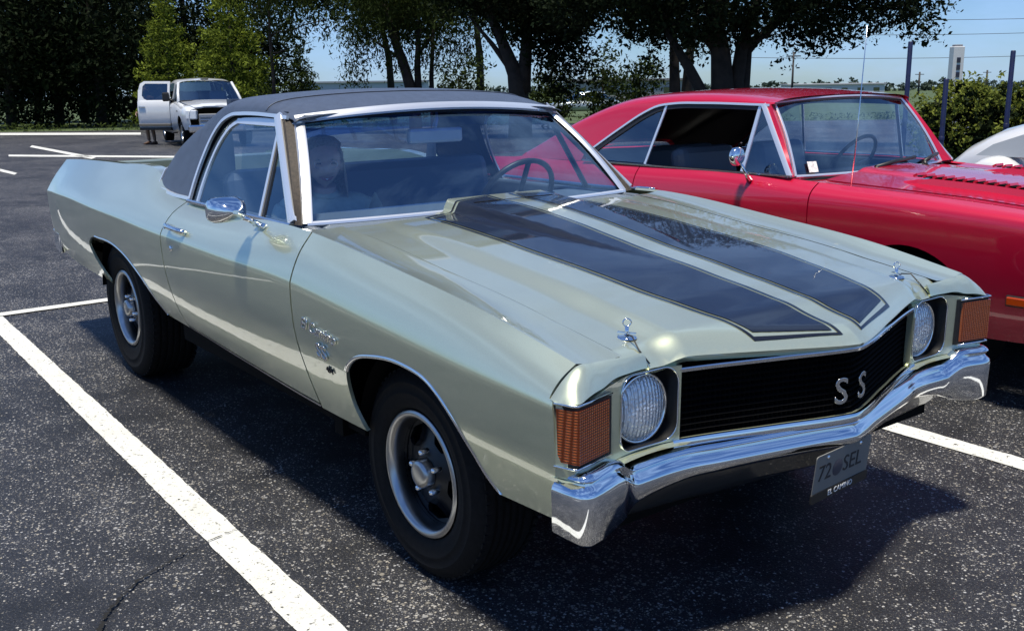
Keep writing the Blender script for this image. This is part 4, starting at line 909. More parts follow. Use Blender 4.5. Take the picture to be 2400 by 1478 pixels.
for sd in (1, -1):
    y0 = -.40*sd
    mb = MB(); P = [dhood([x], [y0])[0] for x in np.linspace(-.46, .42, 12)]
    for i in range(11): pass
    V = []
    for i, x in enumerate(np.linspace(-.46, .42, 12)):
        h_ = .032*min(1, (i+.3)/2.0)*min(1, (11.3-i)/2.0)
        for dy, hh in ((-.052, -.004), (-.042, h_), (.042, h_), (.052, -.004)): V.append((x, y0+dy, float(dhood([x], [y0+dy])[0][2])+hh))
    mb.add(V, [(i*4+k, i*4+k+1, (i+1)*4+k+1, (i+1)*4+k) for i in range(11) for k in range(3)], False); pad = mb.build('hood_scoop', RED, hd)
    for k in range(15):
        x = -.40+k*.054; z = float(dhood([x], [y0])[0][2])+.036
        MB().box((x, y0, z+.003), (.024, .080, .012), ry=-.5).build('louvre', louv, hd)
        MB().box((x+.024, y0, z-.002), (.022, .076, .006)).build('louvre_slot', M_['black_gap'], hd)
# roof
D_ROOF = {
 -1.12: [(.80,.978),(.757,1.10),(.712,1.225),(.668,1.344),(.640,1.362),(.57,1.376),(.42,1.386),(.2,1.392),(0,1.394)],
 -1.50: [(.80,.978),(.757,1.10),(.712,1.225),(.666,1.352),(.636,1.384),(.57,1.402),(.42,1.414),(.2,1.421),(0,1.423)],
 -2.00: [(.80,.974),(.757,1.10),(.712,1.222),(.666,1.344),(.636,1.378),(.57,1.400),(.42,1.414),(.2,1.421),(0,1.424)],
 -2.40: [(.795,.970),(.758,1.075),(.720,1.18),(.682,1.286),(.655,1.325),(.585,1.355),(.42,1.375),(.2,1.385),(0,1.388)],
 -2.80: [(.79,.966),(.766,1.03),(.742,1.095),(.716,1.163),(.692,1.195),(.62,1.225),(.44,1.25),(.2,1.262),(0,1.266)],
 -3.30: [(.77,.956),(.758,.968),(.744,.976),(.728,.984),(.70,.990),(.62,.996),(.45,1.003),(.22,1.008),(0,1.010)]}
d_roof, d_rz2v = loft_table(D_ROOF, .12)
dwin = smooth_pts([(-2.585, 1.010), (-2.47, 1.085), (-2.30, 1.190), (-2.13, 1.285), (-2.03, 1.325), (-1.90, 1.343), (-1.65, 1.349), (-1.22, 1.344)], 5)
dop = [(x, d_rz2v(x, z)) for x, z in dwin]
half = [(-3.29, 0), (-2.62, 0), (-2.60, dop[0][1])] + dop + [(-1.175, dop[-1][1]+.01)] + [(-1.125-.02*t, .96-t*(.96-.375)) for t in np.linspace(1, 0, 12)] + [(-3.29, .96)]
rw = [(-3.20, .62), (-2.62, .64), (-2.60, .96), (-3.20, .96)]
for sd in (1, -1):
    panel('roof', half, d_roof, RED, rc, step=.045, flange=0, side=sd)
    panel('rear_window', rw, lambda u, v: d_roof(u, v)+np.array([0, 0, .004]), M_['black_plastic'], rc, step=.06, flange=0, side=sd)
    P = d_roof(*np.array(dop).T)+np.array([0, -.004, .002])
    path_sweep('drip_rail', [tuple(p) for p in P]+[(-1.17, -.668, 1.344)], [(.007, .005), (-.006, .006), (-.007, -.005), (.006, -.006)], M_['bright_trim'], rc, side=sd, up=(0, -1, .4))
    path_sweep('window_seal', [(x+.02, -(.792-.352*(z-.978-.01))+.0, z-.012) for x, z in dwin], [(.018, .004), (-.018, .004), (-.018, -.004), (.018, -.004)], M_['black_plastic'], rc, side=sd, up=(0, -1, .4))
def dws(u, v):
    u = np.atleast_1d(u); v = np.atleast_1d(v); yb, yt = .725*u, .625*u; xb = -.835-.10*np.abs(u)**2.2; xt = -1.135-.045*np.abs(u)**2; zb = .968+0*u; zt = 1.380-.026*u**2; k = v; bu = .02*np.sin(np.pi*np.clip(v, 0, 1))
    return np.stack([xb+(xt-xb)*k+bu*.6, yb+(yt-yb)*k, zb+(zt-zb)*k+bu*.6], 1)
panel('windshield', [(-1, 0), (1, 0), (1, 1), (-1, 1)], dws, M_['glass'], rc, step=.06, flange=0)
for nm, L in (('windshield_top_trim', [(u, 1.0) for u in np.linspace(-1, 1, 24)]), ('windshield_base_trim', [(u, 0.0) for u in np.linspace(-1, 1, 24)]), ('windshield_side_trim', [(-1, v) for v in np.linspace(0, 1, 10)]), ('windshield_side_trim', [(1, v) for v in np.linspace(0, 1, 10)])):
    A = np.array(L); P = dws(A[:, 0], A[:, 1])+np.array([.004, 0, .003]); path_sweep(nm, [tuple(p) for p in P], [(.008, .004), (.003, .007), (-.005, .006), (-.008, -.004), (.008, -.005)], M_['bright_trim'], rc, up=(1, 0, 1.1) if 'side' not in nm else (1, -.5 if L[0][0] < 0 else .5, .8))
A = np.array([(u, .975) for u in np.linspace(-.98, .98, 24)]); P = dws(A[:, 0], A[:, 1]); path_sweep('windshield_gasket', [tuple(p) for p in P], [(.008, .003), (-.008, .003), (-.008, -.003), (.008, -.003)], M_['black_plastic'], rc, up=(1, 0, 1))
dyg = lambda z: -(.790-.352*(z-.978)); dgl = lambda u, v: np.stack([np.atleast_1d(u), dyg(np.atleast_1d(v)), np.atleast_1d(v)], 1)
for sd in (1, -1):
    wl = dws(np.full(10, -1.0), np.linspace(0, 1, 10))+np.array([0, -.010, 0]); s_l = np.array([(-.895-.30*t, -(.80-.130*t), .975+.372*t) for t in np.linspace(0, 1, 10)]); mid = (wl+s_l)/2+np.array([.018, -.014, .004]); s3 = np.array([1, sd, 1]); inn = s_l+np.array([-.01, .03, 0])
    mb = MB(); mb.strip(wl*s3, mid*s3); mb.strip(mid*s3, s_l*s3); mb.strip(s_l*s3, inn*s3); mb.strip(inn*s3, wl*s3); pl_ = mb.build('windshield_pillar', RED, rc, sharp=R(40))
    path_sweep('pillar_trim', [tuple(p+np.array([-.016, -.002, .002])) for p in s_l], [(.014, .004), (0, .006), (-.014, .004), (-.014, -.004), (.014, -.004)], M_['bright_trim'], pl_, up=(.3, -1, .3), side=sd)
    rearq = [(-2.56, .985)] + [(x+.02, z-.010) for x, z in dwin[1:] if x < -2.0] + [(-1.985, 1.325), (-2.015, .985)]
    panel('quarter_window', rearq, dgl, M_['glass'], rc, step=.08, flange=0, side=sd)
    panel('vent_window', [(-1.235, .985), (-1.225, 1.33), (-1.20, 1.33), (-.90, .985)], dgl, M_['glass'], rc, step=.08, flange=0, side=sd)
    path_sweep('window_divider', [(-2.012, dyg(.98)-.004, .98), (-1.955, dyg(1.335)-.004, 1.335)], [(.009, .004), (-.009, .004), (-.009, -.004), (.009, -.004)], M_['bright_trim'], rc, up=(0, -1, .4), side=sd)
    path_sweep('vent_post', [(-1.245, dyg(.98)-.004, .98), (-1.235, dyg(1.34)-.004, 1.34)], [(.011, .004), (-.011, .004), (-.011, -.004), (.011, -.004)], M_['bright_trim'], rc, up=(0, -1, .4), side=sd)
    path_sweep('belt_moulding', [(x, -.803, .976+.004*sm(-2, -1.2, x)) for x in np.linspace(-2.58, -.90, 12)], [(.008, .003), (.003, .006), (-.006, .005), (-.008, -.006), (.008, -.006)], M_['chrome_soft'], rc, side=sd)
# round chrome door mirror, aerial, wipers, paper show card
mb = MB(); mb.tube([(-1.15, -.845, .945), (-1.155, -.875, .99), (-1.165, -.905, 1.05)], [.018, .008, .008], n=10); mir2 = mb.build('door_mirror', M_['chrome'], rc)
MB().lathe([(.0, .0005), (.0, .044), (-.006, .050), (-.030, .052), (-.036, .046), (-.030, .040), (-.028, .0005)][::-1], (-1.155, -.925, 1.078), axis='X', n=28).build('mirror_head', M_['chrome'], mir2)
MB().tube([(-.60, -.70, .945), (-.585, -.70, 1.2), (-.555, -.715, 1.74)], [.004, .003, .002], n=6).build('aerial', M_['chrome_soft'], rc)
for (y0, y1) in ((-.15, .28), (.36, .62)):
    a, b = dws([y0/.70], [.03])[0], dws([y1/.70], [.085])[0]; mb = MB(); mb.tube([tuple(a+np.array([.03, 0, .01])), tuple((a+b)/2+np.array([.03, 0, .02])), tuple(b+np.array([.025, 0, .018]))], [.013, .012, .010], n=6); mb.tube([tuple(a+np.array([.05, 0, -.02])), tuple(a+np.array([.03, 0, .014]))], .014, n=6); mb.build('wiper', M_['black_plastic'], rc)
a = dws([-.885], [.03])[0]+np.array([.012, 0, .008]); bx_ = dws([-.80], [.03])[0]+np.array([.012, 0, .008]); up_ = dws([-.885], [.16])[0]-dws([-.885], [.03])[0]; 
MB().add([tuple(a), tuple(bx_), tuple(bx_+up_), tuple(a+up_)], [(0, 1, 2, 3)]).build('show_card', mat('card_paper', (.70, .70, .68), rough=.7, noise=.35, nscale=70), rc)
# cabin
for sd in (1, -1): panel('headliner', [(-3.2, .04), (-3.2, .96), (-1.17, .96), (-1.20, .42), (-1.95, .42), (-2.25, .30), (-2.62, .06)], lambda u, v: d_roof(u, v)*np.array([1, .96, 1])-np.array([0, 0, .018]), M_['black_plastic'], rc, step=.08, flange=0, side=sd)
for sd in (1, -1): MB().box((-1.75, -.755*sd, .74), (1.65, .05, .44), bev=.012).build('door_card', M_['black_plastic'], rc)
mb = MB(); mb.box((-1.05, 0, .88), (.40, 1.40, .14), bev=.03); mb.build('dashboard', M_['black_plastic'], rc)
for y in (-.36, .36):
    mb = MB(); mb.box((-1.62, y, .55), (.50, .52, .18), bev=.05); mb.box((-1.88, y, .80), (.14, .50, .56), ry=-.22, bev=.05); mb.build('front_seat', M_['seat'], rc)
mb = MB(); mb.box((-2.45, 0, .55), (.5, 1.2, .2), bev=.05); mb.box((-2.68, 0, .80), (.14, 1.2, .45), ry=-.3, bev=.05); mb.build('rear_seat', M_['seat'], rc)
sc_ = Vector((-1.32, .36, .97)); mb = MB(); mb.tube([sc_+Vector((.10*math.sin(a), .19*math.cos(a), .16*math.sin(a))) for a in np.linspace(0, 2*math.pi, 33)], .012, n=8, cap=False); mb.tube([sc_+Vector((0, -.18, 0)), sc_+Vector((.03, 0, -.02)), sc_+Vector((0, .18, 0))], .01, n=8); mb.tube([sc_, sc_+Vector((.3, 0, -.18))], .02, n=8); mb.build('steering_wheel', M_['black_plastic'], rc)
mb = MB(); mb.box((-1.8, 0, .36), (3.9, 1.10, .16)); mb.box((-1.55, 0, .34), (1.9, 1.56, .08)); mb.box((-.78, 0, .6), (.04, 1.5, .6)); mb.box((-2.8, 0, .6), (.04, 1.4, .6)); mb.box((.55, 0, .5), (.2, 1.3, .3)); mb.build('underbody', M_['black_gap'], rc)
for sd in (1, -1):
    for x0 in (-.19, -3.0): MB().lathe([(-.82*sd, .40), (-.50*sd, .40), (-.50*sd, .01)], (x0, 0, .36), n=24).build('wheel_housing', M_['black_gap'], rc)
mb = MB(); mb.strip([tuple(p) for p in [(-3.30, y, 1.0+.01*(1-(y/.7)**2)) for y in np.linspace(-.75, .75, 9)]], [(-4.25, y, .90+.02*(1-(y/.7)**2)) for y in np.linspace(-.70, .70, 9)]); mb.build('boot_lid', RED, rc)
mb = MB(); mb.box((-4.29, 0, .62), (.05, 1.46, .50), bev=.02); mb.build('rear_panel', RED, rc); MB().box((-4.33, 0, .48), (.08, 1.66, .12), bev=.02).build('rear_bumper', M_['chrome'], rc)
mb = MB(); mb.box((.77, 0, .66), (.05, 1.40, .30), bev=.01); mb.build('grille', M_['black_plastic'], rc); MB().box((.86, 0, .46), (.09, 1.66, .13), bev=.025).build('front_bumper', M_['chrome'], rc)
for sd in (1, -1): MB().lathe([(.0, .10), (.02, .095), (.03, .05), (.032, .001)], (.79, -.56*sd, .68), axis='X', n=24).build('headlight', M_['reflector'], rc)
for (x0, yy, rz) in ((-.19, -.80, 0), (-3.0, -.80, 0), (-.19, .80, math.pi), (-3.0, .80, math.pi)):
    w = copy_part(wf, rc); w.location = (x0, yy, .325); w.scale = (.92, .92, .92); w.rotation_euler = (0, random.random()*3, rz)
# ================================================================ white pickup far across the lot, rear door open
TRW = car_paint('white_paint', (.66, .68, .70), metal=0.0, rough=.3, flake=0, dust=.03)
M_['dark_glass'] = glass('tinted_glass', (.16, .19, .22), trans=.5)
tx, ty = at(441, 29.3); hd_ = YAW + math.pi + R(26.0)
tk = empty('pickup_truck', (tx, ty, float(gz(tx, ty))-.01), hd_); tag(tk, 'white crew-cab pickup across the lot with its rear side door swung open', 'pickup truck')
def T(x, y, z): return (x, y+1.0, z)          # near side wheel plane at y=0 in placing
T_SIDE = {
 -5.10: [(.93,.55),(.97,.70),(.985,.86),(.985,1.05),(.98,1.20),(.96,1.33),(.90,1.36)],
 -2.95: [(.95,.50),(.99,.68),(1.00,.86),(1.00,1.05),(.99,1.20),(.97,1.34),(.91,1.37)],
 -2.80: [(.95,.46),(.99,.66),(1.00,.86),(1.00,1.05),(.99,1.18),(.97,1.29),(.92,1.32)],
 -0.60: [(.95,.46),(.99,.66),(1.00,.86),(1.00,1.05),(.99,1.15),(.97,1.23),(.90,1.27)],
  0.20: [(.95,.50),(.99,.66),(1.00,.86),(1.00,1.02),(.98,1.12),(.94,1.17),(.85,1.20)],
  0.70: [(.90,.52),(.94,.66),(.96,.84),(.96,.98),(.93,1.08),(.88,1.13),(.78,1.16)],
  0.92: [(.80,.54),(.84,.66),(.86,.84),(.86,.96),(.83,1.04),(.78,1.08),(.68,1.11)]}
t_side, t_z2v = loft_table(T_SIDE, .14)
ta = arc_uv(0, .40, .50, 190, -10, t_z2v); tb = arc_uv(-3.68, .40, .50, 190, -10, t_z2v)
ta[0] = (ta[0][0], 0); ta[-1] = (ta[-1][0], 0); tb[0] = (tb[0][0], 0); tb[-1] = (tb[-1][0], 0)
toff = lambda f: (lambda u, v: f(u, v)+np.array([0, 1.0, 0]))
CY = 1.0
def tpanel(name, o, f, m, par, sd, **k):
    p = panel(name, o, f, m, par, side=sd, **k); p.location = (0, CY, 0); return p
for sd in (1, -1):
    tpanel('front_fender', [(-.64, .0), (-.64, .84), (.92, .84), (.92, 0)] + ta[::-1], t_side, TRW, tk, sd, step=.09)
    tpanel('front_door', [(-1.70, .02), (-1.70, .84), (-.66, .84), (-.66, .02)], t_side, TRW, tk, sd, step=.09)
    if sd < 0: tpanel('rear_door', [(-2.70, .02), (-2.70, .84), (-1.72, .84), (-1.72, .02)], t_side, TRW, tk, sd, step=.09)
    tpanel('bed_side', [(-5.08, .0), (-5.08, .84), (-2.92, .84), (-2.92, 0)] + tb[::-1], t_side, TRW, tk, sd, step=.09)
    tpanel('cab_corner', [(-2.90, .0), (-2.90, .84), (-2.73, .84), (-2.73, 0)], t_side, TRW, tk, sd, step=.09)
# hood and nose
hs = lambda u, v: np.stack([np.atleast_1d(u), np.atleast_1d(v), np.interp(u, [-.5, .2, .7, .92], [1.275, 1.235, 1.19, 1.12]) + .03*(1-(np.atleast_1d(v)/.85)**2) + .02*sm(.55, .45, np.abs(np.atleast_1d(v)))], 1)
o = panel('hood', [(-.50, -.86), (-.50, .86), (.65, .80), (.88, .70), (.93, 0), (.88, -.70), (.65, -.80)], hs, TRW, tk, step=.09, flange=.04); o.location = (0, CY, 0)
mb = MB(); mb.box((.90, CY, .80), (.10, 1.20, .32), bev=.03); mb.build('grille', mat('truck_grille', (.30, .31, .33), rough=.4, metal=.5), tk)
for k in range(3): MB().box((.955, CY, .70+.09*k), (.03, 1.16, .030), bev=.008).build('grille_bar', M_['chrome'], tk)
mb = MB(); mb.box((.93, CY, .56), (.20, 1.80, .22), bev=.05); mb.build('front_bumper', M_['chrome'], tk)
for sd in (1, -1): MB().box((.83, CY-.77*sd, .94), (.20, .30, .26), rz=-.45*sd, bev=.03).build('headlight', M_['reflector'], tk)
# cab
T_ROOF = {
 -1.20: [(.90,1.27),(.86,1.42),(.82,1.57),(.78,1.72),(.745,1.80),(.66,1.84),(.45,1.865),(.2,1.875),(0,1.88)],
 -1.60: [(.91,1.29),(.87,1.44),(.83,1.60),(.79,1.76),(.755,1.84),(.67,1.885),(.45,1.91),(.2,1.925),(0,1.93)],
 -2.55: [(.92,1.31),(.88,1.45),(.84,1.60),(.80,1.75),(.765,1.83),(.68,1.875),(.45,1.90),(.2,1.915),(0,1.92)],
 -2.86: [(.92,1.32),(.88,1.44),(.85,1.57),(.82,1.69),(.79,1.76),(.70,1.81),(.46,1.85),(.2,1.865),(0,1.87)]}
t_roof, t_rz = loft_table(T_ROOF, .16)
for sd in (1, -1):
    holes = [[(-1.66, .02), (-1.66, .44), (-1.28, .44), (-1.18, .20), (-1.05, .02)]]
    tpanel('cab_roof', [(-2.86, .52), (-2.86, 1.28), (-1.20, 1.28), (-1.12, .50)], t_roof, TRW, tk, sd, step=.1, flange=0)
    tpanel('cab_pillar', [(-1.78, 0), (-1.78, .53), (-1.68, .53), (-1.68, 0)], t_roof, TRW, tk, sd, step=.1, flange=.03)
    tpanel('cab_pillar', [(-2.86, 0), (-2.86, .53), (-2.68, .53), (-2.68, 0)], t_roof, TRW, tk, sd, step=.1, flange=.03)
    tpanel('door_window', [(-1.69, 0), (-1.69, .52), (-1.14, .52), (-1.10, .45), (-.62, 0)], lambda u, v: t_roof(np.maximum(u, -1.2), v)*[0, 1, 1]+np.stack([np.atleast_1d(u), 0*u+.02, 0*u], 1), M_['dark_glass'], tk, sd, step=.1, flange=0)
    if sd < 0: tpanel('rear_door_window', [(-2.68, 0), (-2.68, .52), (-1.78, .52), (-1.78, 0)], lambda u, v: t_roof(u, v)+np.array([0, .02, 0]), M_['dark_glass'], tk, sd, step=.1, flange=0)
    mb = MB(); mb.tube([(-.55, CY-.90*sd, 1.26), (-.85, CY-.85*sd, 1.52), (-1.18, CY-.77*sd, 1.80)], [.045, .042, .045], n=8); mb.build('windshield_pillar', TRW, tk)
mb = MB(); W1 = [(-.50-.06*abs(u)**2, CY+.86*u, 1.285) for u in np.linspace(-1, 1, 13)]; W2 = [(-1.13-.05*abs(u)**2, CY+.73*u, 1.845-.02*u*u) for u in np.linspace(-1, 1, 13)]; mb.strip(W1, W2); mb.build('windshield', M_['glass'], tk)
mb = MB(); mb.strip([(p[0]+.05, p[1], p[2]+.01) for p in W1], [(p[0]-.02, p[1], p[2]+.035) for p in W1]); mb.build('wiper_cowl', M_['black_plastic'], tk)
mb = MB(); mb.box((-2.88, CY, 1.58), (.03, 1.56, .46)); mb.build('cab_back', M_['dark_glass'], tk)
mb = MB(); mb.box((-1.75, CY, .55), (2.2, 1.80, .10)); mb.box((-2.88, CY, .95), (.06, 1.84, .80)); mb.box((-.68, CY, .95), (.06, 1.84, .62)); mb.build('cab_shell', M_['black_gap'], tk)
for yy in (-.42, .42):
    mb = MB(); mb.box((-1.55, CY+yy, 1.18), (.16, .5, .75), ry=-.2, bev=.05); mb.box((-1.35, CY+yy, .80), (.5, .5, .16), bev=.04); mb.build('seat', M_['seat'], tk)
mb = MB(); mb.box((-2.60, CY, 1.15), (.16, 1.5, .7), ry=-.15, bev=.05); mb.build('rear_seat', M_['seat'], tk)
mb = MB(); mb.box((-2.0, CY, .45), (5.6, 1.1, .16)); mb.build('chassis', M_['black_gap'], tk)
mb = MB(); mb.box((-1.75, CY-1.03, .40), (2.1, .14, .05), bev=.015); mb.build('running_board', M_['black_plastic'], tk)
mb = MB(); mb.box((-4.0, CY, .75), (2.1, 1.5, .04)); mb.box((-5.06, CY, 1.05), (.06, 1.86, .6), bev=.02); mb.build('bed', TRW, tk)
# the open rear door: outer skin, frame, tinted glass, handle, lower trim
op = empty('rear_door_hinge_dummy'); bpy.data.objects.remove(op)
DM = Matrix.Translation((-1.76, CY-1.00, 0)) @ Matrix.Rotation(R(60), 4, 'Z')      # door runs back from the hinge, then swings outwards
def dbuild(mb, name, m, par=None): ob = mb.build(name, m, par or tk); ob.data.transform(DM); return ob
mb = MB(); prof = [(.95-1.0, .46), (-.01, .60), (.0, .90), (.0, 1.12), (-.02, 1.27), (-.06, 1.30)]
V = []; 
xs_ = np.linspace(0, -.98, 9)
for x in xs_:
    for (y, z) in ((.05, .50), (.0, .62), (-.012, .90), (-.010, 1.10), (.02, 1.27), (.05, 1.31)): V.append((x, y, z))
Fq = [(i*6+k, i*6+k+1, (i+1)*6+k+1, (i+1)*6+k) for i in range(8) for k in range(5)]; mb.add(V, Fq, True)
mb.add([(x, .11, z) for x in (0, -.98) for z in (.50, 1.31)], [(0, 1, 3, 2)]); mb.add([(-.98, .05, .50), (-.98, .0, .62), (-.98, -.012, .9), (-.98, -.01, 1.1), (-.98, .02, 1.27), (-.98, .05, 1.31), (-.98, .11, 1.31), (-.98, .11, .5)], [tuple(range(8))])
open_door = dbuild(mb, 'open_rear_door', TRW)
fr = [(0, 1.30), (0, 1.86), (-.80, 1.87), (-.92, 1.80), (-.98, 1.60), (-.98, 1.30)]; gl_ = [(-.07, 1.315), (-.07, 1.79), (-.76, 1.80), (-.84, 1.72), (-.86, 1.45), (-.80, 1.36), (-.70, 1.315)]
lean = lambda z: .05+(z-1.30)*.26
dsf = lambda u, v: np.stack([np.atleast_1d(u), lean(np.atleast_1d(v)), np.atleast_1d(v)], 1)
o = panel('window_frame', fr, dsf, TRW, open_door, step=.08, holes=[gl_], flange=.05, back=False); o.data.transform(DM)
o = panel('door_glass', gl_, lambda u, v: dsf(u, v)+np.array([0, .02, 0]), M_['dark_glass'], open_door, step=.1, flange=0); o.data.transform(DM)
dbuild(MB().box((-.84, -.03, 1.12), (.20, .03, .03), bev=.008), 'door_handle', M_['chrome_soft'], open_door)
dbuild(MB().box((-.49, .0, .585), (.98, .04, .07), bev=.01), 'lower_trim', mat('truck_trim', (.14, .13, .11), rough=.6), open_door)
dbuild(MB().box((-.49, .045, .47), (.98, .09, .08), bev=.01), 'door_sill', M_['black_plastic'], open_door)
mb = MB(); mb.box((-1.60, CY-1.02, 1.10), (.20, .03, .03), bev=.008); mb.build('door_handle', M_['chrome_soft'], tk)
mb = MB(); mb.tube([(-.85, CY-.98, 1.30), (-.86, CY-1.10, 1.34)], .03, n=8); mb.box((-.86, CY-1.20, 1.42), (.10, .20, .26), bev=.04); mb.build('door_mirror', M_['black_plastic'], tk)
MB().box((-.30, CY-1.005, 1.02), (.22, .012, .035)).build('fender_badge', M_['black_plastic'], tk)
MB().box((-1.25, CY, 1.91), (.05, .22, .035), bev=.01).build('roof_marker', M_['black_plastic'], tk)
for (x0, yy, rz) in ((0, .05, 0), (-3.68, .05, 0), (0, 1.95, math.pi), (-3.68, 1.95, math.pi)):
    w = copy_part(wf, tk); w.location = (x0, yy, .40); w.scale = (1.14, 1.2, 1.14); w.rotation_euler = (0, random.random()*3, rz)
# ================================================================ rounded white vintage car at the right edge
WHT = car_paint('cream_white_paint', (.62, .63, .64), metal=0, rough=.3, flake=0, dust=.02)
wc = empty('vintage_car', (0, 6.25, 0)); tag(wc, 'rounded white vintage car with bulging fenders at the right edge', 'car')
def body_loft(name, secs, m, par, n=24, smooth=True):
    V = []
    for (x, hw, z0, z1, e) in secs:
        for k in range(n):
            a = 2*math.pi*k/n; ca, sa = math.cos(a), math.sin(a)
            V.append((x, hw*math.copysign(abs(ca)**e, ca), (z0+z1)/2+(z1-z0)/2*math.copysign(abs(sa)**e, sa)))
    L = len(secs); mb = MB(); mb.add(V, [(i*n+k, i*n+(k+1) % n, (i+1)*n+(k+1) % n, (i+1)*n+k) for i in range(L-1) for k in range(n)] + [tuple(range(n)), tuple(reversed(range((L-1)*n, L*n)))], smooth); return mb.build(name, m, par, sharp=R(60))
body_loft('body', [(-2.62, .20, .40, .52, .8), (-2.5, .55, .32, .60, .7), (-2.2, .72, .28, .68, .6), (-1.5, .78, .26, .74, .6), (.3, .78, .26, .80, .6), (1.0, .66, .28, .84, .6), (1.7, .50, .34, .80, .65), (1.9, .25, .42, .66, .8)], WHT, wc)
body_loft('cabin', [(-2.30, .18, .50, .60, .8), (-2.20, .34, .50, .70, .8), (-2.08, .46, .50, .83, .75), (-1.92, .55, .50, .95, .72), (-1.68, .62, .50, 1.07, .7), (-1.35, .66, .50, 1.17, .7), (-.9, .68, .50, 1.22, .7), (-.45, .66, .50, 1.19, .7), (-.05, .60, .50, 1.02, .7), (.25, .5, .5, .80, .75)], WHT, wc, 32)
for sd in (1, -1):
    mb = MB(); P = [(-1.72, .86), (-1.60, .95), (-1.36, 1.04), (-1.0, 1.09), (-.6, 1.07), (-.32, .96), (-.24, .86)]
    mb.add([(x, -(.705-.30*(z-.86))*sd, z) for x, z in P], [tuple(range(7))]); mb.build('side_window', mat('pale_glass', (.30, .33, .36), rough=.08, spec=.8), wc)
    for (x0, zt) in ((-1.53, .87), (.95, .88)):
        V = []; nA = 24
        for i in range(nA+1):
            a = math.pi*i/nA; x, z = x0+.34*math.cos(a), .36+(zt-.36)*math.sin(a)
            for (dy, k) in ((-.42, .80), (-.55, .95), (-.68, 1.0), (-.80, .97), (-.86, .90), (-.87, .82)): V.append((x0+(x-x0)*k, dy*sd, .36+(z-.36)*k))
        MB().add(V, [(i*6+k, i*6+k+1, (i+1)*6+k+1, (i+1)*6+k) for i in range(nA) for k in range(5)], True).build('fender', WHT, wc)
        MB().add([(x0+.30*math.cos(math.pi*i/12), -.60*sd, .36+(zt-.44)*math.sin(math.pi*i/12)) for i in range(13)], [tuple(range(13))]).build('fender_shadow_panel', M_['black_gap'], wc)  # black sheet stands in for the shade inside the fender arch
        w = copy_part(wf, wc); w.location = (x0, -.82*sd, .27); w.scale = (.8, .8, .8); w.rotation_euler = (0, 1.0, 0 if sd > 0 else math.pi)
MB().box((-2.66, 0, .42), (.08, 1.3, .10), bev=.03).build('rear_bumper', M_['chrome'], wc)
MB().box((1.96, 0, .42), (.08, 1.3, .10), bev=.03).build('front_bumper', M_['chrome'], wc)
mb = MB(); mb.strip([(.06, y, .84+.02*(1-(y/.5)**2)) for y in np.linspace(-.52, .52, 9)], [(-.36, y*.9, 1.13+.03*(1-(y/.5)**2)) for y in np.linspace(-.52, .52, 9)]); mb.build('windshield', M_['dark_glass'], wc)
for sd in (1, -1):
    MB().lathe([(-.06, .06), (.0, .085), (.02, .080), (.035, .04), (.038, .001)], (1.24, -.66*sd, .66), axis='X', n=20).build('headlight', M_['headlens'], wc); MB().tube([(-.30, -.745*sd, .66), (-.16, -.752*sd, .66)], .012, n=8).build('door_handle', M_['chrome'], wc)
    MB().tube([(-2.0, -.66*sd, .745), (-1.0, -.74*sd, .80), (.3, -.70*sd, .82), (1.2, -.58*sd, .80)], .008, n=6).build('side_trim', M_['chrome'], wc)
# ================================================================ blue posts, hedge side
M_['post_blue'] = mat('post_blue', (.005, .010, .055), rough=.5, noise=.3, nscale=15)
def post(px, d, ztop, label, w=.065):
    x, y = at(px, d); z0 = float(gz(x, y)); p = empty('steel_post', (x, y, z0)); tag(p, label, 'post', 'blue posts by the round shrub')
    h_ = ztop - z0; mb = MB(); n_ = 12
    mb.lathe([(0, w*.5), (h_-.01, w*.5), (h_, w*.42), (h_+.003, .001)], (0, 0, 0), axis='Z', n=14); mb.build('shaft', M_['post_blue'], p)
    MB().box((0, 0, .012), (.22, .22, .024), bev=.004).build('base_plate', M_['post_blue'], p); MB().lathe([(0, w*.56), (.05, w*.56), (.055, w*.5)], (0, 0, .45*h_), axis='Z', n=14).build('collar', M_['post_blue'], p)
    return p
post(2112, 14.5, 1.93, 'blue steel post left of the round shrub, behind the red roof')
post(2200, 14.0, 1.42, 'short blue steel post in front of the round shrub, the middle one of three')
post(2347, 14.0, 1.78, 'tall blue steel post in front of the round shrub, rightmost of three')
# white pylon with dark marks, far off
x, y = at(2219, 95); z0 = float(gz(x, y)); py = empty('sign_pylon', (x, y, z0)); tag(py, 'tall white pylon sign with dark marks on the skyline', 'sign')
MB().box((0, 0, 2.5), (1.0, 1.0, 5.0), rz=YAW, bev=.05).build('pylon', mat('pylon_white', (.62, .62, .64), rough=.6), py)
for k, zz in enumerate((4.1, 3.45, 2.8)):
    o = MB().box((-.52*ED[0], -.52*ED[1], zz-1.2+.9), (.06, .34, .46), rz=YAW).build('dark_mark', mat('pylon_ink', (.02, .025, .05), rough=.7), py)
MB().box((0, 0, 5.05), (.7, .7, .25), rz=YAW, bev=.04).build('cap', mat('pylon_grey', (.2, .2, .22), rough=.7), py)
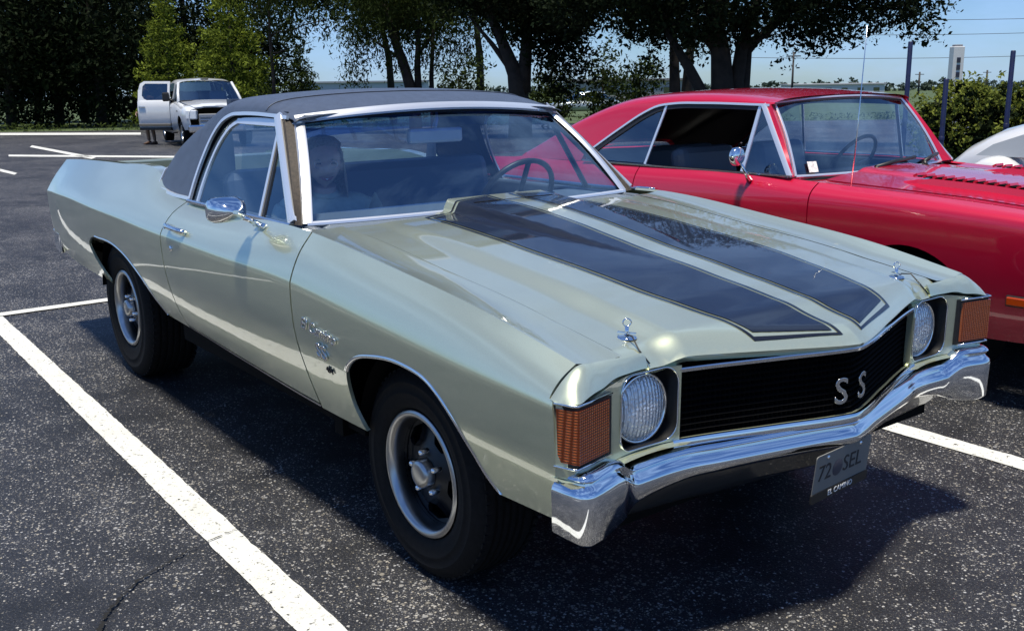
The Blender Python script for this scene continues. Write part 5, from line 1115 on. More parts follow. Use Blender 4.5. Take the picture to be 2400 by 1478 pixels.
# far parked sedan and the long pale fence wall behind the grass
x, y = at(1372, 62); fs = empty('far_sedan', (x, y, float(gz(x, y))), YAW+R(95)); tag(fs, 'small silver sedan parked far off between the tree trunks', 'car')
SIL = car_paint('silver_blue_paint', (.34, .40, .43), metal=.3, rough=.3, flake=0, dust=0)
body_loft('body', [(-2.2, .55, .40, .75, .6), (-2.1, .82, .30, .90, .5), (-1.0, .88, .28, .94, .5), (1.0, .88, .28, .92, .5), (1.9, .80, .30, .80, .5), (2.2, .55, .38, .65, .6)], SIL, fs, 16)
body_loft('cabin', [(-1.7, .60, .80, .92, .6), (-1.1, .66, .80, 1.35, .5), (-.2, .68, .80, 1.43, .5), (.5, .66, .80, 1.30, .5), (1.1, .62, .80, .92, .6)], M_['dark_glass'], fs, 16)
body_loft('roof', [(-1.2, .60, 1.30, 1.38, .6), (-.6, .66, 1.30, 1.45, .5), (-.1, .66, 1.30, 1.45, .5), (.45, .60, 1.28, 1.34, .6)], SIL, fs, 16)
for x0 in (-1.35, 1.35):
    for yy in (-.80, .80): MB().lathe([(-.10, .12), (-.11, .30), (-.06, .33), (.06, .33), (.11, .30), (.10, .12)], (x0, yy, .33), n=18).build('wheel', M_['rubber'], fs)
wallm = mat('pale_wall', (.34, .33, .33), rough=.8, noise=.15, nscale=2)
def far_building(px0, px1, d, h, label, cat, m, roofm=None, name='low_building'):
    xa, ya = at(px0, d); xb, yb = at(px1, d); c0 = np.array([(xa+xb)/2, (ya+yb)/2]); w = math.hypot(xb-xa, yb-ya); z0 = float(gz(*c0))
    b = empty(name, (c0[0], c0[1], z0), YAW-math.pi/2); tag(b, label, cat)
    MB().box((0, 3.0, h/2), (w, 6.0, h)).build('wall', m, b); MB().box((0, 2.98, h+.12), (w+.5, 6.5, .24)).build('roof', roofm or m, b)
    k = max(2, int(w/3.2))
    for i in range(k):
        xx = -w/2 + w*(i+.5)/k; MB().box((xx, -.03, h*.55), (1.2, .06, h*.34)).build('window', M_['dark_glass'], b); MB().box((xx, -.05, h*.55-h*.19), (1.35, .10, .08)).build('sill', m, b)
    return b
far_building(1330, 1600, 120, 2.6, 'long low pale building beyond the tree trunks', 'building', wallm, mat('roof_grey', (.16, .16, .17), rough=.8))
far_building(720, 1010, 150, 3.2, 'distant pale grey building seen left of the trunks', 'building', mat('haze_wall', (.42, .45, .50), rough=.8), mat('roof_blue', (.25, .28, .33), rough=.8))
far_building(1840, 2060, 210, 2.2, 'far flat shed under the treeline at right', 'building', mat('shed_white', (.55, .56, .58), rough=.8), mat('roof_pale', (.35, .37, .40), rough=.8))
# ================================================================ trees and shrubs
def leaf_mat(name, dark, light, trans=.25, nscale=.7):
    m, nt, b = _mat(name); L = nt.links.new; N = nt.nodes.new
    tc = N('ShaderNodeTexCoord'); n = N('ShaderNodeTexNoise'); n.inputs['Scale'].default_value = nscale; n.inputs['Detail'].default_value = 8; n.inputs['Roughness'].default_value = .7
    n2 = N('ShaderNodeTexNoise'); n2.inputs['Scale'].default_value = nscale*14; n2.inputs['Detail'].default_value = 2
    mx0 = N('ShaderNodeMixRGB'); mx0.inputs[0].default_value = .5; L(n.outputs['Fac'], mx0.inputs[1]); L(n2.outputs['Fac'], mx0.inputs[2])
    r = N('ShaderNodeValToRGB'); r.color_ramp.elements[0].position = .36; r.color_ramp.elements[1].position = .64; r.color_ramp.elements[0].color = (*dark, 1); r.color_ramp.elements[1].color = (*light, 1)
    for q in (n, n2): L(tc.outputs['Object'], q.inputs['Vector'])
    L(mx0.outputs[0], r.inputs[0]); L(r.outputs[0], b.inputs['Base Color']); b.inputs['Roughness'].default_value = .75; b.inputs['Specular IOR Level'].default_value = .10
    t = N('ShaderNodeBsdfTranslucent'); L(r.outputs[0], t.inputs[0]); ms = N('ShaderNodeMixShader'); ms.inputs[0].default_value = trans
    o = [q for q in nt.nodes if q.type == 'OUTPUT_MATERIAL'][0]; L(b.outputs[0], ms.inputs[1]); L(t.outputs[0], ms.inputs[2]); L(ms.outputs[0], o.inputs[0])
    return m
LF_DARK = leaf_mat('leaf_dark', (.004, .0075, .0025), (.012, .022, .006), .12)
LF_MID = leaf_mat('leaf_mid', (.009, .016, .004), (.040, .060, .011), .25)
LF_LITE = leaf_mat('leaf_light', (.022, .042, .006), (.20, .25, .03), .30)
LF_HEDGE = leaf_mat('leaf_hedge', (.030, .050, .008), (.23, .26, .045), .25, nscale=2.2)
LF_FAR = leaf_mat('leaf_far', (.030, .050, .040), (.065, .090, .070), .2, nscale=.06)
BARK = mat('bark', (.022, .017, .013), rough=.9, noise=.5, nscale=6, bump=.8, bscale=25)
def leaf_cloud(name, blobs, n, size, m, parent, seed=0, cl=.35, droop=0.0, shell=.55, asp=.55, per=None):
    """leaf-sized faces gathered in clumps through the volume of ellipsoids (cx,cy,cz,rx,ry,rz,weight)"""
    g = np.random.default_rng(seed); Bq = np.array(blobs, float); w = Bq[:, 6]*Bq[:, 3]*Bq[:, 5]; w = w/w.sum()
    per = per or 26; nc = max(4, n//per); bi = g.choice(len(Bq), nc, p=w); b = Bq[bi]
    d = g.normal(size=(nc, 3)); d /= np.linalg.norm(d, axis=1, keepdims=True); rad = shell + (1-shell)*g.random(nc)**.6; rad *= 1+.12*g.normal(size=nc)
    C = b[:, :3] + d*rad[:, None]*b[:, 3:6]
    reps = per; P = np.repeat(C, reps, 0) + np.clip(g.normal(size=(nc*reps, 3)), -1.5, 1.5)*cl*np.array([1, 1, .75]) 
    if droop: P[:, 2] -= np.abs(g.normal(size=len(P)))*droop
    n = len(P); a = g.normal(size=(n, 3)); a /= np.linalg.norm(a, axis=1, keepdims=True)
    if droop: a = a*np.array([.5, .5, 1]); a /= np.linalg.norm(a, axis=1, keepdims=True)
    c = np.cross(a, g.normal(size=(n, 3))); c /= np.linalg.norm(c, axis=1, keepdims=True); s = size*(.35+1.25*g.random(n)**1.7)[:, None]
    V = np.empty((n, 4, 3)); V[:, 0] = P-a*s*.6; V[:, 1] = P+c*s*asp*.5; V[:, 2] = P+a*s*.6; V[:, 3] = P-c*s*asp*.5
    me = bpy.data.meshes.new(name); me.vertices.add(n*4); me.vertices.foreach_set('co', V.ravel()); me.loops.add(n*4); me.loops.foreach_set('vertex_index', np.arange(n*4, dtype=np.int32))
    me.polygons.add(n); me.polygons.foreach_set('loop_start', np.arange(0, n*4, 4, dtype=np.int32)); me.polygons.foreach_set('loop_total', np.full(n, 4, np.int32)); me.update(); me.validate()
    return link(name, me, m, parent)
def limb(mb, a, b, r0, r1, k=5, wob=.08, g=None):
    a = np.array(a, float); b = np.array(b, float); pts = []; L_ = np.linalg.norm(b-a)
    for i in range(k+1):
        t = i/k; p = a+(b-a)*t
        if 0 < i < k: p = p + g.normal(size=3)*wob*L_*.25
        pts.append(tuple(p))
    mb.tube(pts, [r0+(r1-r0)*i/k for i in range(k+1)], n=8)
    return pts
def tree(name, px, d, label, blobs, n, size, m, trunks=(), limbs=(), seed=1, group=None, cat='tree', cl=.35, droop=0, shell=.55, asp=.55, zoff=0, per=None):
    """blobs: (sideways, away, up, rx, ry, rz, weight) metres from the foot; trunks: lists of (sideways, away, up, radius)"""
    x, y = at(px, d); z0 = float(gz(x, y)); t = empty(name, (x, y, z0+zoff), YAW-math.pi/2); tag(t, label, cat, group)
    g = np.random.default_rng(seed+100)
    if trunks:
        mb = MB()
        for tr in trunks:
            pts = [(q[0], q[1], q[2]) for q in tr]; mb.tube(pts, [q[3] for q in tr], n=10)
        mb.build('trunk', BARK, t)
    if limbs:
        mb = MB()
        for (a, b, r0, r1) in limbs: limb(mb, a, b, r0, r1, g=g)
        mb.build('branches', BARK, t)
    leaf_cloud('crown', blobs, n, size, m, t, seed, cl, droop, shell, asp, per)
    return t
# dark wood along the left edge of the lot: two staggered rows
wl = [(-70, 54, 12.5, 0), (55, 52, 11.5, 1), (165, 55, 13, 2), (262, 53, 11, 3), (345, 60, 13, 4), (470, 62, 12.5, 5), (600, 66, 11.5, 6), (5, 63, 14, 7), (120, 64, 13, 8), (225, 65, 14, 9)]
wlab = ['dark broadleaf tree cut by the left edge of the photo', 'dark dense tree near the left edge behind the lot', 'tall dark tree between the left edge and the open-door pickup', 'dark tree just left of the open-door pickup', 'dark tree rising behind the open door of the pickup', 'dark tall tree behind the two pale green trees', 'dark tree behind the right-hand pale green tree', 'dark tree in the back row at the far left', 'back-row dark tree second from the left edge', 'back-row dark tree third from the left edge']
for (px, d, h_, k) in wl:
    w = 3.2+(k % 3)*.35
    tree('woodland_tree', px, d, wlab[k], [(0, 0, h_*.22, w*.95, w*.9, h_*.24, 1.2), (.4, 0, h_*.50, w*1.05, w, h_*.26, 1), (-.3, 0, h_*.78, w*.85, w*.85, h_*.22, .9), (-1.4, -.6, h_*.33, w*.7, w*.6, h_*.2, .8), (1.4, -.4, h_*.36, w*.7, w*.6, h_*.2, .8)], 17000, .22, LF_DARK, [[(0, 0, -.1, .28), (.1, 0, 2, .22), (0, 0, h_*.5, .16), (.1, 0, h_*.9, .05)]], seed=20+k, group='dark trees along the lot', cl=.38, shell=.35)
# two brighter green young trees
def cone_blobs(h, w, k=6): return [(0, 0, h*(.10+.84*i/(k-1)), w*(1-.80*(i/(k-1))**1.25), w*(1-.80*(i/(k-1))**1.25), h*.12, 1.1) for i in range(k)]
tree('young_tree', 428, 47.5, 'pale green young tree right behind the pickup, the smaller of two', cone_blobs(5.7, 1.75), 11000, .17, LF_LITE, [[(0, 0, -.1, .12), (0, 0, 2.5, .08), (0, 0, 5.2, .02)]], seed=41, group='pale green young trees', cl=.16, shell=.6, asp=.4)
tree('young_tree', 572, 46.5, 'pale green young tree right of the pickup roof, the larger of two', cone_blobs(6.4, 2.25), 14000, .18, LF_LITE, [[(0, 0, -.1, .14), (0, 0, 3, .09), (0, 0, 6, .02)]], seed=42, group='pale green young trees', cl=.18, shell=.6, asp=.4)
tree('small_conifer', 727, 60, 'small dark conical conifer against the gap of sky', cone_blobs(4.0, 1.35), 6000, .17, LF_MID, [[(0, 0, -.1, .1), (0, 0, 3.7, .02)]], seed=43, cl=.15, shell=.5, asp=.4)
tree('small_shrub', 877, 60, 'small round dark shrub right of the conical conifer', [(0, 0, 1.0, .65, .6, .7, 1)], 1500, .16, LF_MID, [[(0, 0, -.1, .05), (0, 0, .9, .02)]], seed=44, cat='shrub', cl=.14)
# drooping high branches over the sky gap
tree('weeping_tree', 662, 42, 'thin-trunked weeping tree hanging sparse twigs over the sky gap', [(.6, 0, 5.0, 1.6, 1.4, .9, 1), (2.0, 0, 4.4, 1.2, 1.0, .7, .7), (-.4, 0, 6.4, 2.0, 1.6, 1.2, 1), (1.0, 0, 3.6, .8, .6, .5, .22), (-.1, 0, 2.9, .35, .35, .6, .2), (1.4, 0, 6.2, 1.8, 1.5, 1.0, 1), (-.2, 0, 1.6, .45, .4, .8, .25)], 8500, .16, LF_MID,
     [[(0, 0, -.1, .09), (.03, 0, 2, .07), (0, 0, 4, .06), (.1, 0, 6, .04)]], [((0, 0, 3.1), (1.6, 0, 3.5), .035, .015), ((0, 0, 3.8), (2.4, 0, 4.4), .04, .012), ((0, 0, 4.5), (-1.2, 0, 5.4), .03, .01)], seed=45, cl=.22, droop=.35, shell=.4, asp=.35)
tree('weeping_tree', 985, 38, 'weeping broadleaf tree with leaning dark trunk behind the vinyl roof', [(-1.3, 0, 4.6, 1.7, 1.6, 1.3, 1), (.8, 0, 4.8, 1.8, 1.6, 1.3, 1), (-.2, 0, 6.0, 2.6, 2.2, 1.4, 1), (-1.9, 0, 3.2, .8, .8, .9, .55), (-.4, 0, 3.0, 1.0, .8, .8, .35), (.9, 0, 3.1, .9, .8, .9, .5), (2.0, 0, 3.6, .8, .8, 1.0, .6), (-2.3, 0, 2.3, .35, .4, .6, .4)], 34000, .125, LF_MID,
     [[(0, 0, -.1, .26), (-.05, 0, 1.2, .22), (-.35, 0, 2.4, .19), (-.75, 0, 3.6, .14), (-1.1, 0, 5, .07)], [(.15, 0, 1.0, .15), (.12, 0, 2.4, .12), (.25, 0, 4, .08)], [(.62, .3, -.1, .10), (.6, .3, 2, .09), (.75, .3, 4, .05)]], [((-.4, 0, 2.6), (-1.9, 0, 3.8), .07, .02), ((.15, 0, 2.8), (1.4, 0, 4.4), .07, .02), ((-.7, 0, 3.4), (.2, 0, 4.8), .06, .02)], seed=46, cl=.24, droop=.30, shell=.35, asp=.35)
tree('shade_tree', 1225, 33, 'dark tree with thick forked trunk behind the right end of the vinyl roof', [(-.2, 0, 5.2, 2.4, 2.2, 1.8, 1), (1.2, 0, 4.0, 1.5, 1.4, 1.2, 1), (-1.6, 0, 4.6, 1.3, 1.3, 1.0, .7), (1.5, 0, 2.5, .85, .8, 1.1, .8), (.6, 0, 3.0, .7, .7, .9, .7), (-.1, 0, 3.5, .7, .7, .6, .6), (2.2, 0, 4.9, 1.6, 1.4, 1.3, 1)], 36000, .13, LF_DARK,
     [[(0, 0, -.1, .42), (0, 0, 1.0, .36), (-.15, 0, 2.0, .26), (-.55, 0, 3.0, .18), (-1.2, 0, 4.4, .08)], [(.1, 0, 1.4, .26), (.2, 0, 2.6, .2), (.4, 0, 4.5, .09)], [(-.12, 0, 1.9, .12), (-.85, 0, 2.9, .08), (-1.6, 0, 3.8, .03)]], [((-.5, 0, 2.9), (-.2, 0, 4.6), .09, .03), ((.3, 0, 3.2), (1.6, 0, 4.2), .09, .03)], seed=47, cl=.26, shell=.35)
for (px, d, h_, w, lab, sd_) in ((1085, 43, 3.0, 1.5, 'yellowish shrub clump left of the thick forked trunk', 61), (1290, 40, 2.4, 1.0, 'shrub clump right of the thick forked trunk', 62), (1415, 41, 3.3, .95, 'light hanging sapling between the far sedan and the big tree', 63), (1500, 44, 2.8, .9, 'thin leafy sapling left of the big tree', 64)):
    tree('leafy_shrub', px, d, lab, [(0, 0, h_*.35, w, w, h_*.32, 1), (.2, 0, h_*.72, w*.8, w*.8, h_*.3, .8)], 2600, .14, LF_MID, [[(0, 0, -.1, .05), (0, 0, h_*.7, .02)]], seed=sd_, cat='shrub', group='leafy shrubs under the trees', cl=.2, shell=.3)
tree('broad_tree', 830, 50, 'tall leafy tree filling the top between the sky gap and the leaning trunk', [(0, 0, 6.6, 3.0, 2.6, 1.6, 1), (2.4, 0, 6.2, 2.4, 2.2, 1.5, 1), (-2.2, 0, 6.8, 1.8, 1.8, 1.2, .8), (3.6, 0, 4.8, 1.6, 1.5, 1.2, .8), (1.4, 0, 4.9, 1.2, 1.1, .8, .6)], 17000, .19, LF_DARK, [[(2.2, 0, -.1, .2), (2.1, 0, 3, .16), (1.6, 0, 6, .08)]], seed=55, cl=.3, shell=.3)
tree('broad_tree', 1120, 46, 'dark leafy tree filling the top left of the thick forked trunk', [(0, 0, 6.0, 2.6, 2.4, 1.6, 1), (-2.0, 0, 6.2, 1.8, 1.8, 1.3, .9), (1.6, 0, 5.0, 1.6, 1.5, 1.3, .9), (3.4, 0, 5.4, 1.8, 1.7, 1.5, 1)], 17000, .18, LF_DARK, [[(.3, 0, -.1, .2), (.3, 0, 3, .16), (0, 0, 6, .08)]], seed=56, cl=.28, shell=.3)
# the big spreading tree
tree('shade_tree', 1692, 25, 'big dark spreading tree with several trunks behind the red car roof', [(-.2, 0, 4.2, 3.4, 3.0, 1.7, 1.2), (-2.6, 0, 4.1, 2.0, 2.0, 1.35, 1), (2.4, 0, 4.0, 1.9, 1.9, 1.3, 1), (.6, -1.0, 5.6, 4.2, 3.2, 1.6, 1), (-.8, -.5, 3.0, 1.6, 1.4, .6, .8), (1.1, -.5, 2.9, 1.5, 1.3, .55, .8), (3.6, 0, 3.5, 1.1, 1.1, .85, .9), (2.7, -.2, 2.75, .75, .8, .42, .8), (4.45, 0, 3.3, .75, .8, .75, .8), (4.6, -.1, 2.65, .38, .4, .32, .5), (1.95, 0, 2.5, .38, .4, .34, .4), (-1.7, .2, 2.9, .8, .8, .5, .6), (-3.6, .2, 3.6, 1.0, 1.0, .8, .8), (1.35, 0, 2.05, .22, .25, .35, .3)], 78000, .098, LF_DARK,
     [[(0, 0, -.2, .34), (.0, 0, 1.0, .30), (-.1, 0, 2.2, .24), (-.4, 0, 3.6, .16), (-.6, 0, 5, .07)], [(.22, .1, -.2, .22), (.28, .1, 1.2, .19), (.42, .1, 2.4, .15), (.9, 0, 4, .07)], [(-.30, 0, -.1, .18), (-.45, 0, 1.2, .15), (-.85, 0, 1.9, .13), (-1.5, 0, 2.9, .06)], [(.48, .2, -.1, .14), (.55, .2, 1.3, .12), (.60, .2, 2.3, .10), (1.5, .1, 3.4, .04)]],
     [((-.1, 0, 2.2), (-2.4, 0, 3.9), .12, .03), ((.4, 0, 2.4), (2.6, 0, 3.8), .11, .03), ((1.2, 0, 3.2), (4.3, 0, 3.3), .08, .02), ((-.3, 0, 3.2), (.8, 0, 4.8), .1, .03)], seed=48, cl=.19, shell=.30, asp=.6)
tree('shade_tree', 1592, 31, 'dark tree with double trunk just left of the big spreading tree', [(0, 0, 4.2, 1.8, 1.6, 1.3, 1), (-1.2, 0, 3.6, 1.0, 1.0, .9, .8), (-.9, 0, 2.1, .5, .5, .6, .35), (.5, 0, 3.0, .8, .8, .7, .7)], 7000, .13, LF_DARK, [[(-.18, 0, -.1, .20), (-.16, 0, 1.4, .17), (-.22, 0, 2.8, .13), (-.5, 0, 4, .06)], [(.22, 0, -.1, .20), (.2, 0, 1.2, .18), (.25, 0, 2.4, .13), (.5, 0, 3.8, .06)]], seed=49, cl=.22, shell=.35)
tree('shade_tree', 2500, 22, 'dark leafy branch tips at the right edge of the photo', [(-.55, 0, 2.15, .40, .45, .30, 1), (.6, 0, 2.6, 1.2, 1.1, .8, 1), (-.45, 0, 1.75, .22, .25, .14, .4)], 2600, .09, LF_DARK, [[(.8, 0, -.1, .14), (.75, 0, 1.4, .11), (.6, 0, 3, .05)]], [((.7, 0, 1.6), (-.5, 0, 2.1), .05, .012)], seed=50, cl=.13, shell=.3)
# round clipped shrub behind the blue posts
x, y = at(2290, 18.5); hs_ = empty('round_shrub', (x, y, float(gz(x, y))), YAW-math.pi/2); tag(hs_, 'large round yellow-green shrub behind the blue posts', 'shrub')
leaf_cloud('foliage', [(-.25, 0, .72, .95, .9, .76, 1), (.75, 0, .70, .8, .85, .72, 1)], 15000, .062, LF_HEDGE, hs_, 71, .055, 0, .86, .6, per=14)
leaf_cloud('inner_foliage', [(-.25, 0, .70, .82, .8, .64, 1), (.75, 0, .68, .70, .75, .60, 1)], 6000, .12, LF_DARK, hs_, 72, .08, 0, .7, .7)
MB().tube([(0, 0, -.05), (0, 0, .5)], [.07, .04], n=8).build('stem', BARK, hs_)
# far tree belt on the lower land: one mass
g = np.random.default_rng(90); bl = []
for i in range(150):
    px = 520 + i*14 + g.uniform(-6, 6); d = g.uniform(440, 520); xx, yy = at(px, d); hh = g.uniform(3.2, 5.6); bl.append((xx, yy, float(gz(xx, yy))+hh*.45, g.uniform(2.5, 4.5), 4.0, hh*.55, 1))
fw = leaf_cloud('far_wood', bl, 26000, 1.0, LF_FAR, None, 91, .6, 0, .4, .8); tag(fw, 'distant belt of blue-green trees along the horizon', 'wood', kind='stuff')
# grass edge tufts in front of the dark wood and along the lot edge
bl = []
for i in range(120):
    px = -80 + i*22 + g.uniform(-8, 8); d = g.uniform(46.5, 49); xx, yy = at(px, d); bl.append((xx, yy, float(gz(xx, yy))+.03, .5, .5, .05, 1))
gr = leaf_cloud('grass_edge', bl, 9000, .14, leaf_mat('grass_blade', (.03, .05, .01), (.09, .12, .03), .3), None, 92, .22, 0, .2, .25); tag(gr, 'ragged grass along the edge of the lot', 'grass', kind='stuff')
# far poles and wires
POLEM = mat('pole_wood', (.05, .045, .045), rough=.9)
for (px, d, ztop, lab) in ((1848, 130, 4.2, 'thin utility pole against the sky right of the big tree'), (2138, 210, 1.6, 'faint short utility pole on the horizon left of the white pylon'), (2292, 230, 1.8, 'faint far utility pole right of the white pylon')):
    x, y = at(px, d); z0 = float(gz(x, y)); p = empty('utility_pole', (x, y, z0), YAW-math.pi/2); tag(p, lab, 'pole', 'far utility poles')
    MB().tube([(0, 0, -.2), (0, 0, ztop-z0)], [.16*d/130, .11*d/130], n=8).build('shaft', POLEM, p); MB().box((0, 0, ztop-z0-.5), (1.8, .12, .14)).build('crossarm', POLEM, p)
for k, (za, zb) in enumerate(((4.05, 3.95), (7.4, 7.1), (9.6, 9.0))):
    a = wpt(150, 30); b = wpt(150, 90); pts = [(a[0]+(b[0]-a[0])*t, a[1]+(b[1]-a[1])*t, za+(zb-za)*t-.5*math.sin(math.pi*t)) for t in np.linspace(0, 1, 14)]
    o = MB().tube(pts, .035, n=5).build('power_line', POLEM, None); tag(o, ['lowest power line crossing the sky at right', 'middle power line crossing the sky at upper right', 'topmost power line crossing the sky at upper right'][k], 'wire', 'power lines at right')
# ================================================================ people
SKIN = mat('skin', (.66, .44, .34), rough=.5, noise=.08, nscale=30); 
def skin_body(name, verts, edges, radii, m, parent, levels=2):
    me = bpy.data.meshes.new(name); me.from_pydata(verts, edges, []); me.update(); o = bpy.data.objects.new(name, me); COL.objects.link(o)
    md = o.modifiers.new('skin', 'SKIN'); md.use_smooth_shade = True
    for i, v in enumerate(me.skin_vertices[0].data): v.radius = radii[i] if hasattr(radii[i], '__len__') else (radii[i], radii[i]); v.use_root = (i == 0)
    s = o.modifiers.new('sub', 'SUBSURF'); s.levels = levels; s.render_levels = levels
    dg = bpy.context.evaluated_depsgraph_get(); dg.update(); me2 = bpy.data.meshes.new_from_object(o.evaluated_get(dg)); bpy.data.objects.remove(o); me2.name = name; me2.materials.clear()
    me2.polygons.foreach_set('use_smooth', [True]*len(me2.polygons)); return link(name, me2, m, parent)
def head(parent, c, s=1.0, skin=None, hair=None, long=True, smile=True):
    """face looks along local +x; c = centre of the head"""
    n, L_ = 24, 15; V = []; F = []
    for i in range(L_):
        t = i/(L_-1); z = -.112+.226*t; 
        rx = .092*math.sqrt(max(.02, 1-((t-.56)/.50)**2))*(1.0 if t > .35 else .86+.14*t/.35); ry = .073*math.sqrt(max(.02, 1-((t-.58)/.50)**2))*(1.0 if t > .4 else .72+.28*t/.4)
        for k in range(n):
            a = 2*math.pi*k/n; x, y = rx*math.cos(a), ry*math.sin(a)
            if math.cos(a) > .93 and .30 < t < .52: x += .018*(1-abs(t-.36)/.16 if t > .36 else 1-(.36-t)/.06)        # nose
            if abs(math.sin(a)) > .25 and abs(math.sin(a)) < .62 and math.cos(a) > .5 and .46 < t < .56: x -= .007   # eye sockets
            if math.cos(a) > .85 and t < .16: x += .008                                                               # chin
            V.append((c[0]+x*s, c[1]+y*s, c[2]+z*s))
    F = [(i*n+k, i*n+(k+1) % n, (i+1)*n+(k+1) % n, (i+1)*n+k) for i in range(L_-1) for k in range(n)] + [tuple(reversed(range(n))), tuple(range((L_-1)*n, L_*n))]
    h = MB().add(V, F, True).build('head', skin or SKIN, parent)
    for sy in (-1, 1):
        ey = (c[0]+.0835*s, c[1]+sy*.030*s, c[2]+.004*s)
        MB().tube([(ey[0]-.004, ey[1]-.013, ey[2]), (ey[0], ey[1]-.004, ey[2]+.0035), (ey[0], ey[1]+.004, ey[2]+.0035), (ey[0]-.004, ey[1]+.013, ey[2])], [.0012, .004, .004, .0012], n=6).build('eye', mat('eye_dark', (.05, .04, .04), rough=.25), h)
        MB().tube([(ey[0]-.003, ey[1]-.017, ey[2]+.016), (ey[0]+.003, ey[1], ey[2]+.020), (ey[0]-.004, ey[1]+.017, ey[2]+.016)], [.0015, .0026, .0015], n=6).build('eyebrow', hair, h)
        MB().lathe([(-.012, .010), (0, .026), (.012, .020), (.016, .001)], (c[0]-.005*s, c[1]+sy*.072*s, c[2]-.008*s), axis='Y', n=10).build('ear', skin or SKIN, h)
        MB().tube([(ey[0]+.006-.004*abs(math.cos(a)), ey[1]+.019*math.cos(a)*s, ey[2]+.015*math.sin(a)*s) for a in np.linspace(0, 2*math.pi, 17)], .0011, n=5, cap=False).build('glasses_rim', M_['chrome_soft'], h)
    MB().tube([(c[0]+.070*s, c[1]-.029*s, c[2]-.050*s), (c[0]+.082*s, c[1]-.014*s, c[2]-.058*s), (c[0]+.086*s, c[1], c[2]-.060*s), (c[0]+.082*s, c[1]+.014*s, c[2]-.058*s), (c[0]+.070*s, c[1]+.029*s, c[2]-.050*s)], [.002, .006, .0075, .006, .002], n=8).build('lips', mat('lips', (.42, .16, .15), rough=.4), h)
    MB().tube([(c[0]+.078*s, c[1]-.020*s, c[2]-.053*s), (c[0]+.0915*s, c[1], c[2]-.0585*s), (c[0]+.078*s, c[1]+.020*s, c[2]-.053*s)], [.0015, .0035, .0015], n=8).build('teeth', mat('teeth', (.80, .79, .75), rough=.3), h)
    V = []; F = []; n = 26
    lay = [(.122, .02, .02), (.112, .062, .052), (.085, .092, .078), (.045, .102, .087), (.0, .100, .090), (-.05, .090, .094), (-.11, .080, .100), (-.17, .070, .104), (-.22, .060, .098)] if long else [(.122, .02, .02), (.112, .060, .050), (.085, .090, .076), (.045, .098, .082), (.0, .094, .080), (-.04, .08, .07)]
    for (z, rx, ry) in lay:
        for k in range(n):
            a = R(62)+ (2*math.pi-2*R(62))*k/(n-1) if z < .07 else 2*math.pi*k/(n-1)
            j = 1+.035*math.sin(7*a+z*40); V.append((c[0]+(rx*math.cos(a)*j-.012)*s, c[1]+ry*math.sin(a)*j*s, c[2]+z*s))
    for i in range(len(lay)-1):
        for k in range(n-1): F.append((i*n+k, i*n+k+1, (i+1)*n+k+1, (i+1)*n+k))
    MB().add(V, F, True).build('hair', hair, h)
    return h
def hand(parent, w, d, up, m, flip=1):
    """palm with five separate bent fingers; w wrist, d direction of fingers, up back of hand"""
    w = Vector(w); d = Vector(d).normalized(); up = Vector(up).normalized(); sx = d.cross(up).normalized()*flip
    V = [w, w+d*.04, w+d*.085]; E = [(0, 1), (1, 2)]; Rr = [(.020, .026), (.018, .038), (.015, .040)]
    for k, (off, ln) in enumerate(((-.030, .066), (-.010, .078), (.011, .074), (.030, .058))):
        b = len(V); p0 = w+d*.078+sx*off; V += [p0, p0+d*ln*.5-up*.008, p0+d*ln*.8-up*.022, p0+d*ln*.95-up*.036]; E += [(2, b), (b, b+1), (b+1, b+2), (b+2, b+3)]; Rr += [.0095, .009, .008, .007]
    b = len(V); V += [w+d*.03-sx*.036, w+d*.055-sx*.058-up*.008, w+d*.085-sx*.064-up*.018]; E += [(1, b), (b, b+1), (b+1, b+2)]; Rr += [.012, .010, .008]
    return skin_body('hand', [tuple(v) for v in V], E, Rr, m, parent, 1)
# passenger in the coupe utility, seen through the windshield
CL = mat('pale_top', (.50, .55, .44), rough=.8, noise=.1, nscale=40); HAIRB = mat('blonde_hair', (.42, .34, .24), rough=.55, noise=.3, nscale=120)
pa = empty('person', (-1.42, -.37, .70), -.35); tag(pa, 'smiling person in glasses and a pale top sitting behind the windshield of the coupe utility', 'person')
skin_body('body', [(0, 0, .06), (-.02, 0, .16), (-.02, 0, .28), (.0, 0, .325), (.015, 0, .375), (.0, -.17, .29), (.10, -.22, .14), (.26, -.17, .08), (0, .17, .29), (.10, .22, .14), (.26, .17, .08), (.20, -.09, .03), (.36, -.10, -.02), (.20, .09, .03), (.36, .10, -.02)],
     [(0, 1), (1, 2), (2, 3), (3, 4), (2, 5), (5, 6), (6, 7), (2, 8), (8, 9), (9, 10), (0, 11), (11, 12), (0, 13), (13, 14)], [(.13, .17), (.12, .16), (.11, .16), .075, .055, .062, .05, .036, .062, .05, .036, .085, .07, .085, .07], CL, pa)
MB().tube([(.0, 0, .33), (.012, 0, .38)], [.052, .050], n=14).build('neck', SKIN, pa)
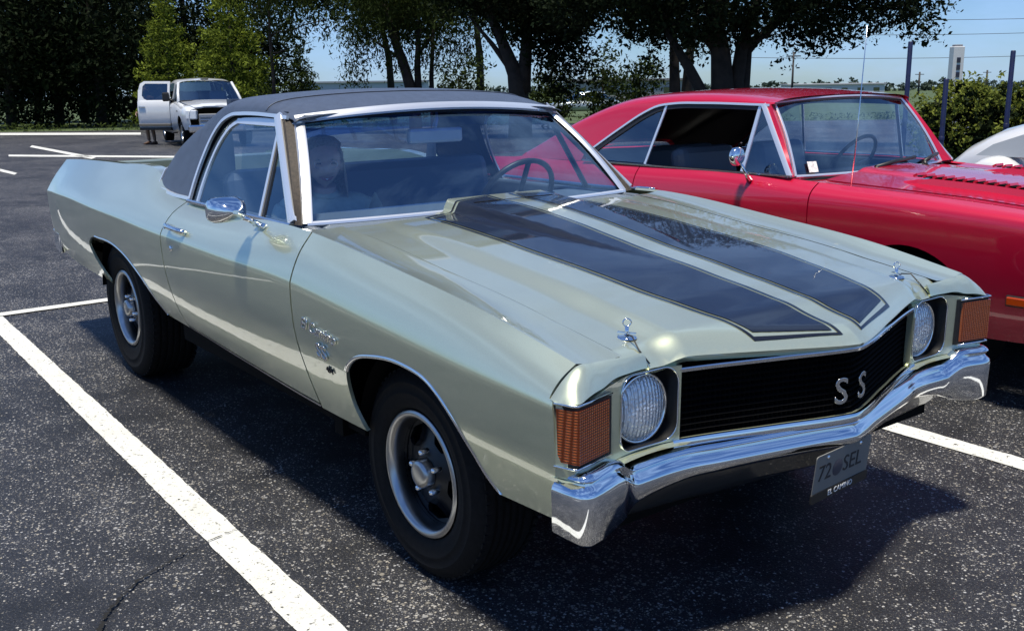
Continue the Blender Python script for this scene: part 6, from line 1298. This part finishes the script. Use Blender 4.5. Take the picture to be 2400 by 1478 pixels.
head(pa, (.03, 0, .47), .98, SKIN, HAIRB, True)
hand(pa, (.28, -.17, .075), (.8, .4, -.1), (0, 0, 1), SKIN, 1); hand(pa, (.28, .17, .075), (.8, -.4, -.1), (0, 0, 1), SKIN, -1)
# person behind the open pickup door: only the legs show under it
JN = mat('tan_trousers', (.20, .13, .085), rough=.85, noise=.2, nscale=30); SHOE = mat('brown_shoe', (.07, .035, .022), rough=.6)
TM = Matrix.Translation(tk.location) @ Matrix.Rotation(hd_, 4, 'Z'); q = TM @ Vector((-2.60, -.50, 0)); pz = float(gz(q.x, q.y))
pb = empty('person', (q.x, q.y, pz), hd_+R(-60)); tag(pb, 'person in tan trousers standing behind the open pickup door, feet showing below it', 'person')
bd = skin_body('body', [(0, 0, .95), (0, 0, 1.12), (0, 0, 1.34), (.0, 0, 1.46), (.01, 0, 1.52), (0, -.19, 1.40), (.05, -.25, 1.14), (.22, -.22, .98), (0, .19, 1.40), (.05, .25, 1.14), (.20, .20, .96), (0, -.10, .86), (.03, -.12, .48), (-.02, -.13, .10), (0, .10, .86), (.02, .13, .48), (-.02, .15, .10)],
     [(0, 1), (1, 2), (2, 3), (3, 4), (2, 5), (5, 6), (6, 7), (2, 8), (8, 9), (9, 10), (0, 11), (11, 12), (12, 13), (0, 14), (14, 15), (15, 16)], [(.12, .16), (.11, .15), (.11, .17), .07, .055, .06, .045, .032, .06, .045, .032, .09, .065, .05, .09, .065, .05], JN, pb)
for sy in (-1, 1): body_loft('shoe', [(-.09, .035, 0, .08, .7), (-.05, .042, 0, .11, .7), (.04, .045, 0, .09, .7), (.13, .045, 0, .06, .7), (.18, .03, 0, .045, .8)], SHOE, pb, 12).location = (0, sy*.14, 0)
head(pb, (.03, 0, 1.63), 1.0, SKIN, mat('brown_hair', (.05, .03, .02), rough=.6), False); hand(pb, (.24, -.22, .97), (.7, .2, -.6), (0, -1, .3), SKIN, 1); hand(pb, (.22, .20, .95), (.7, -.2, -.6), (0, 1, .3), SKIN, -1)
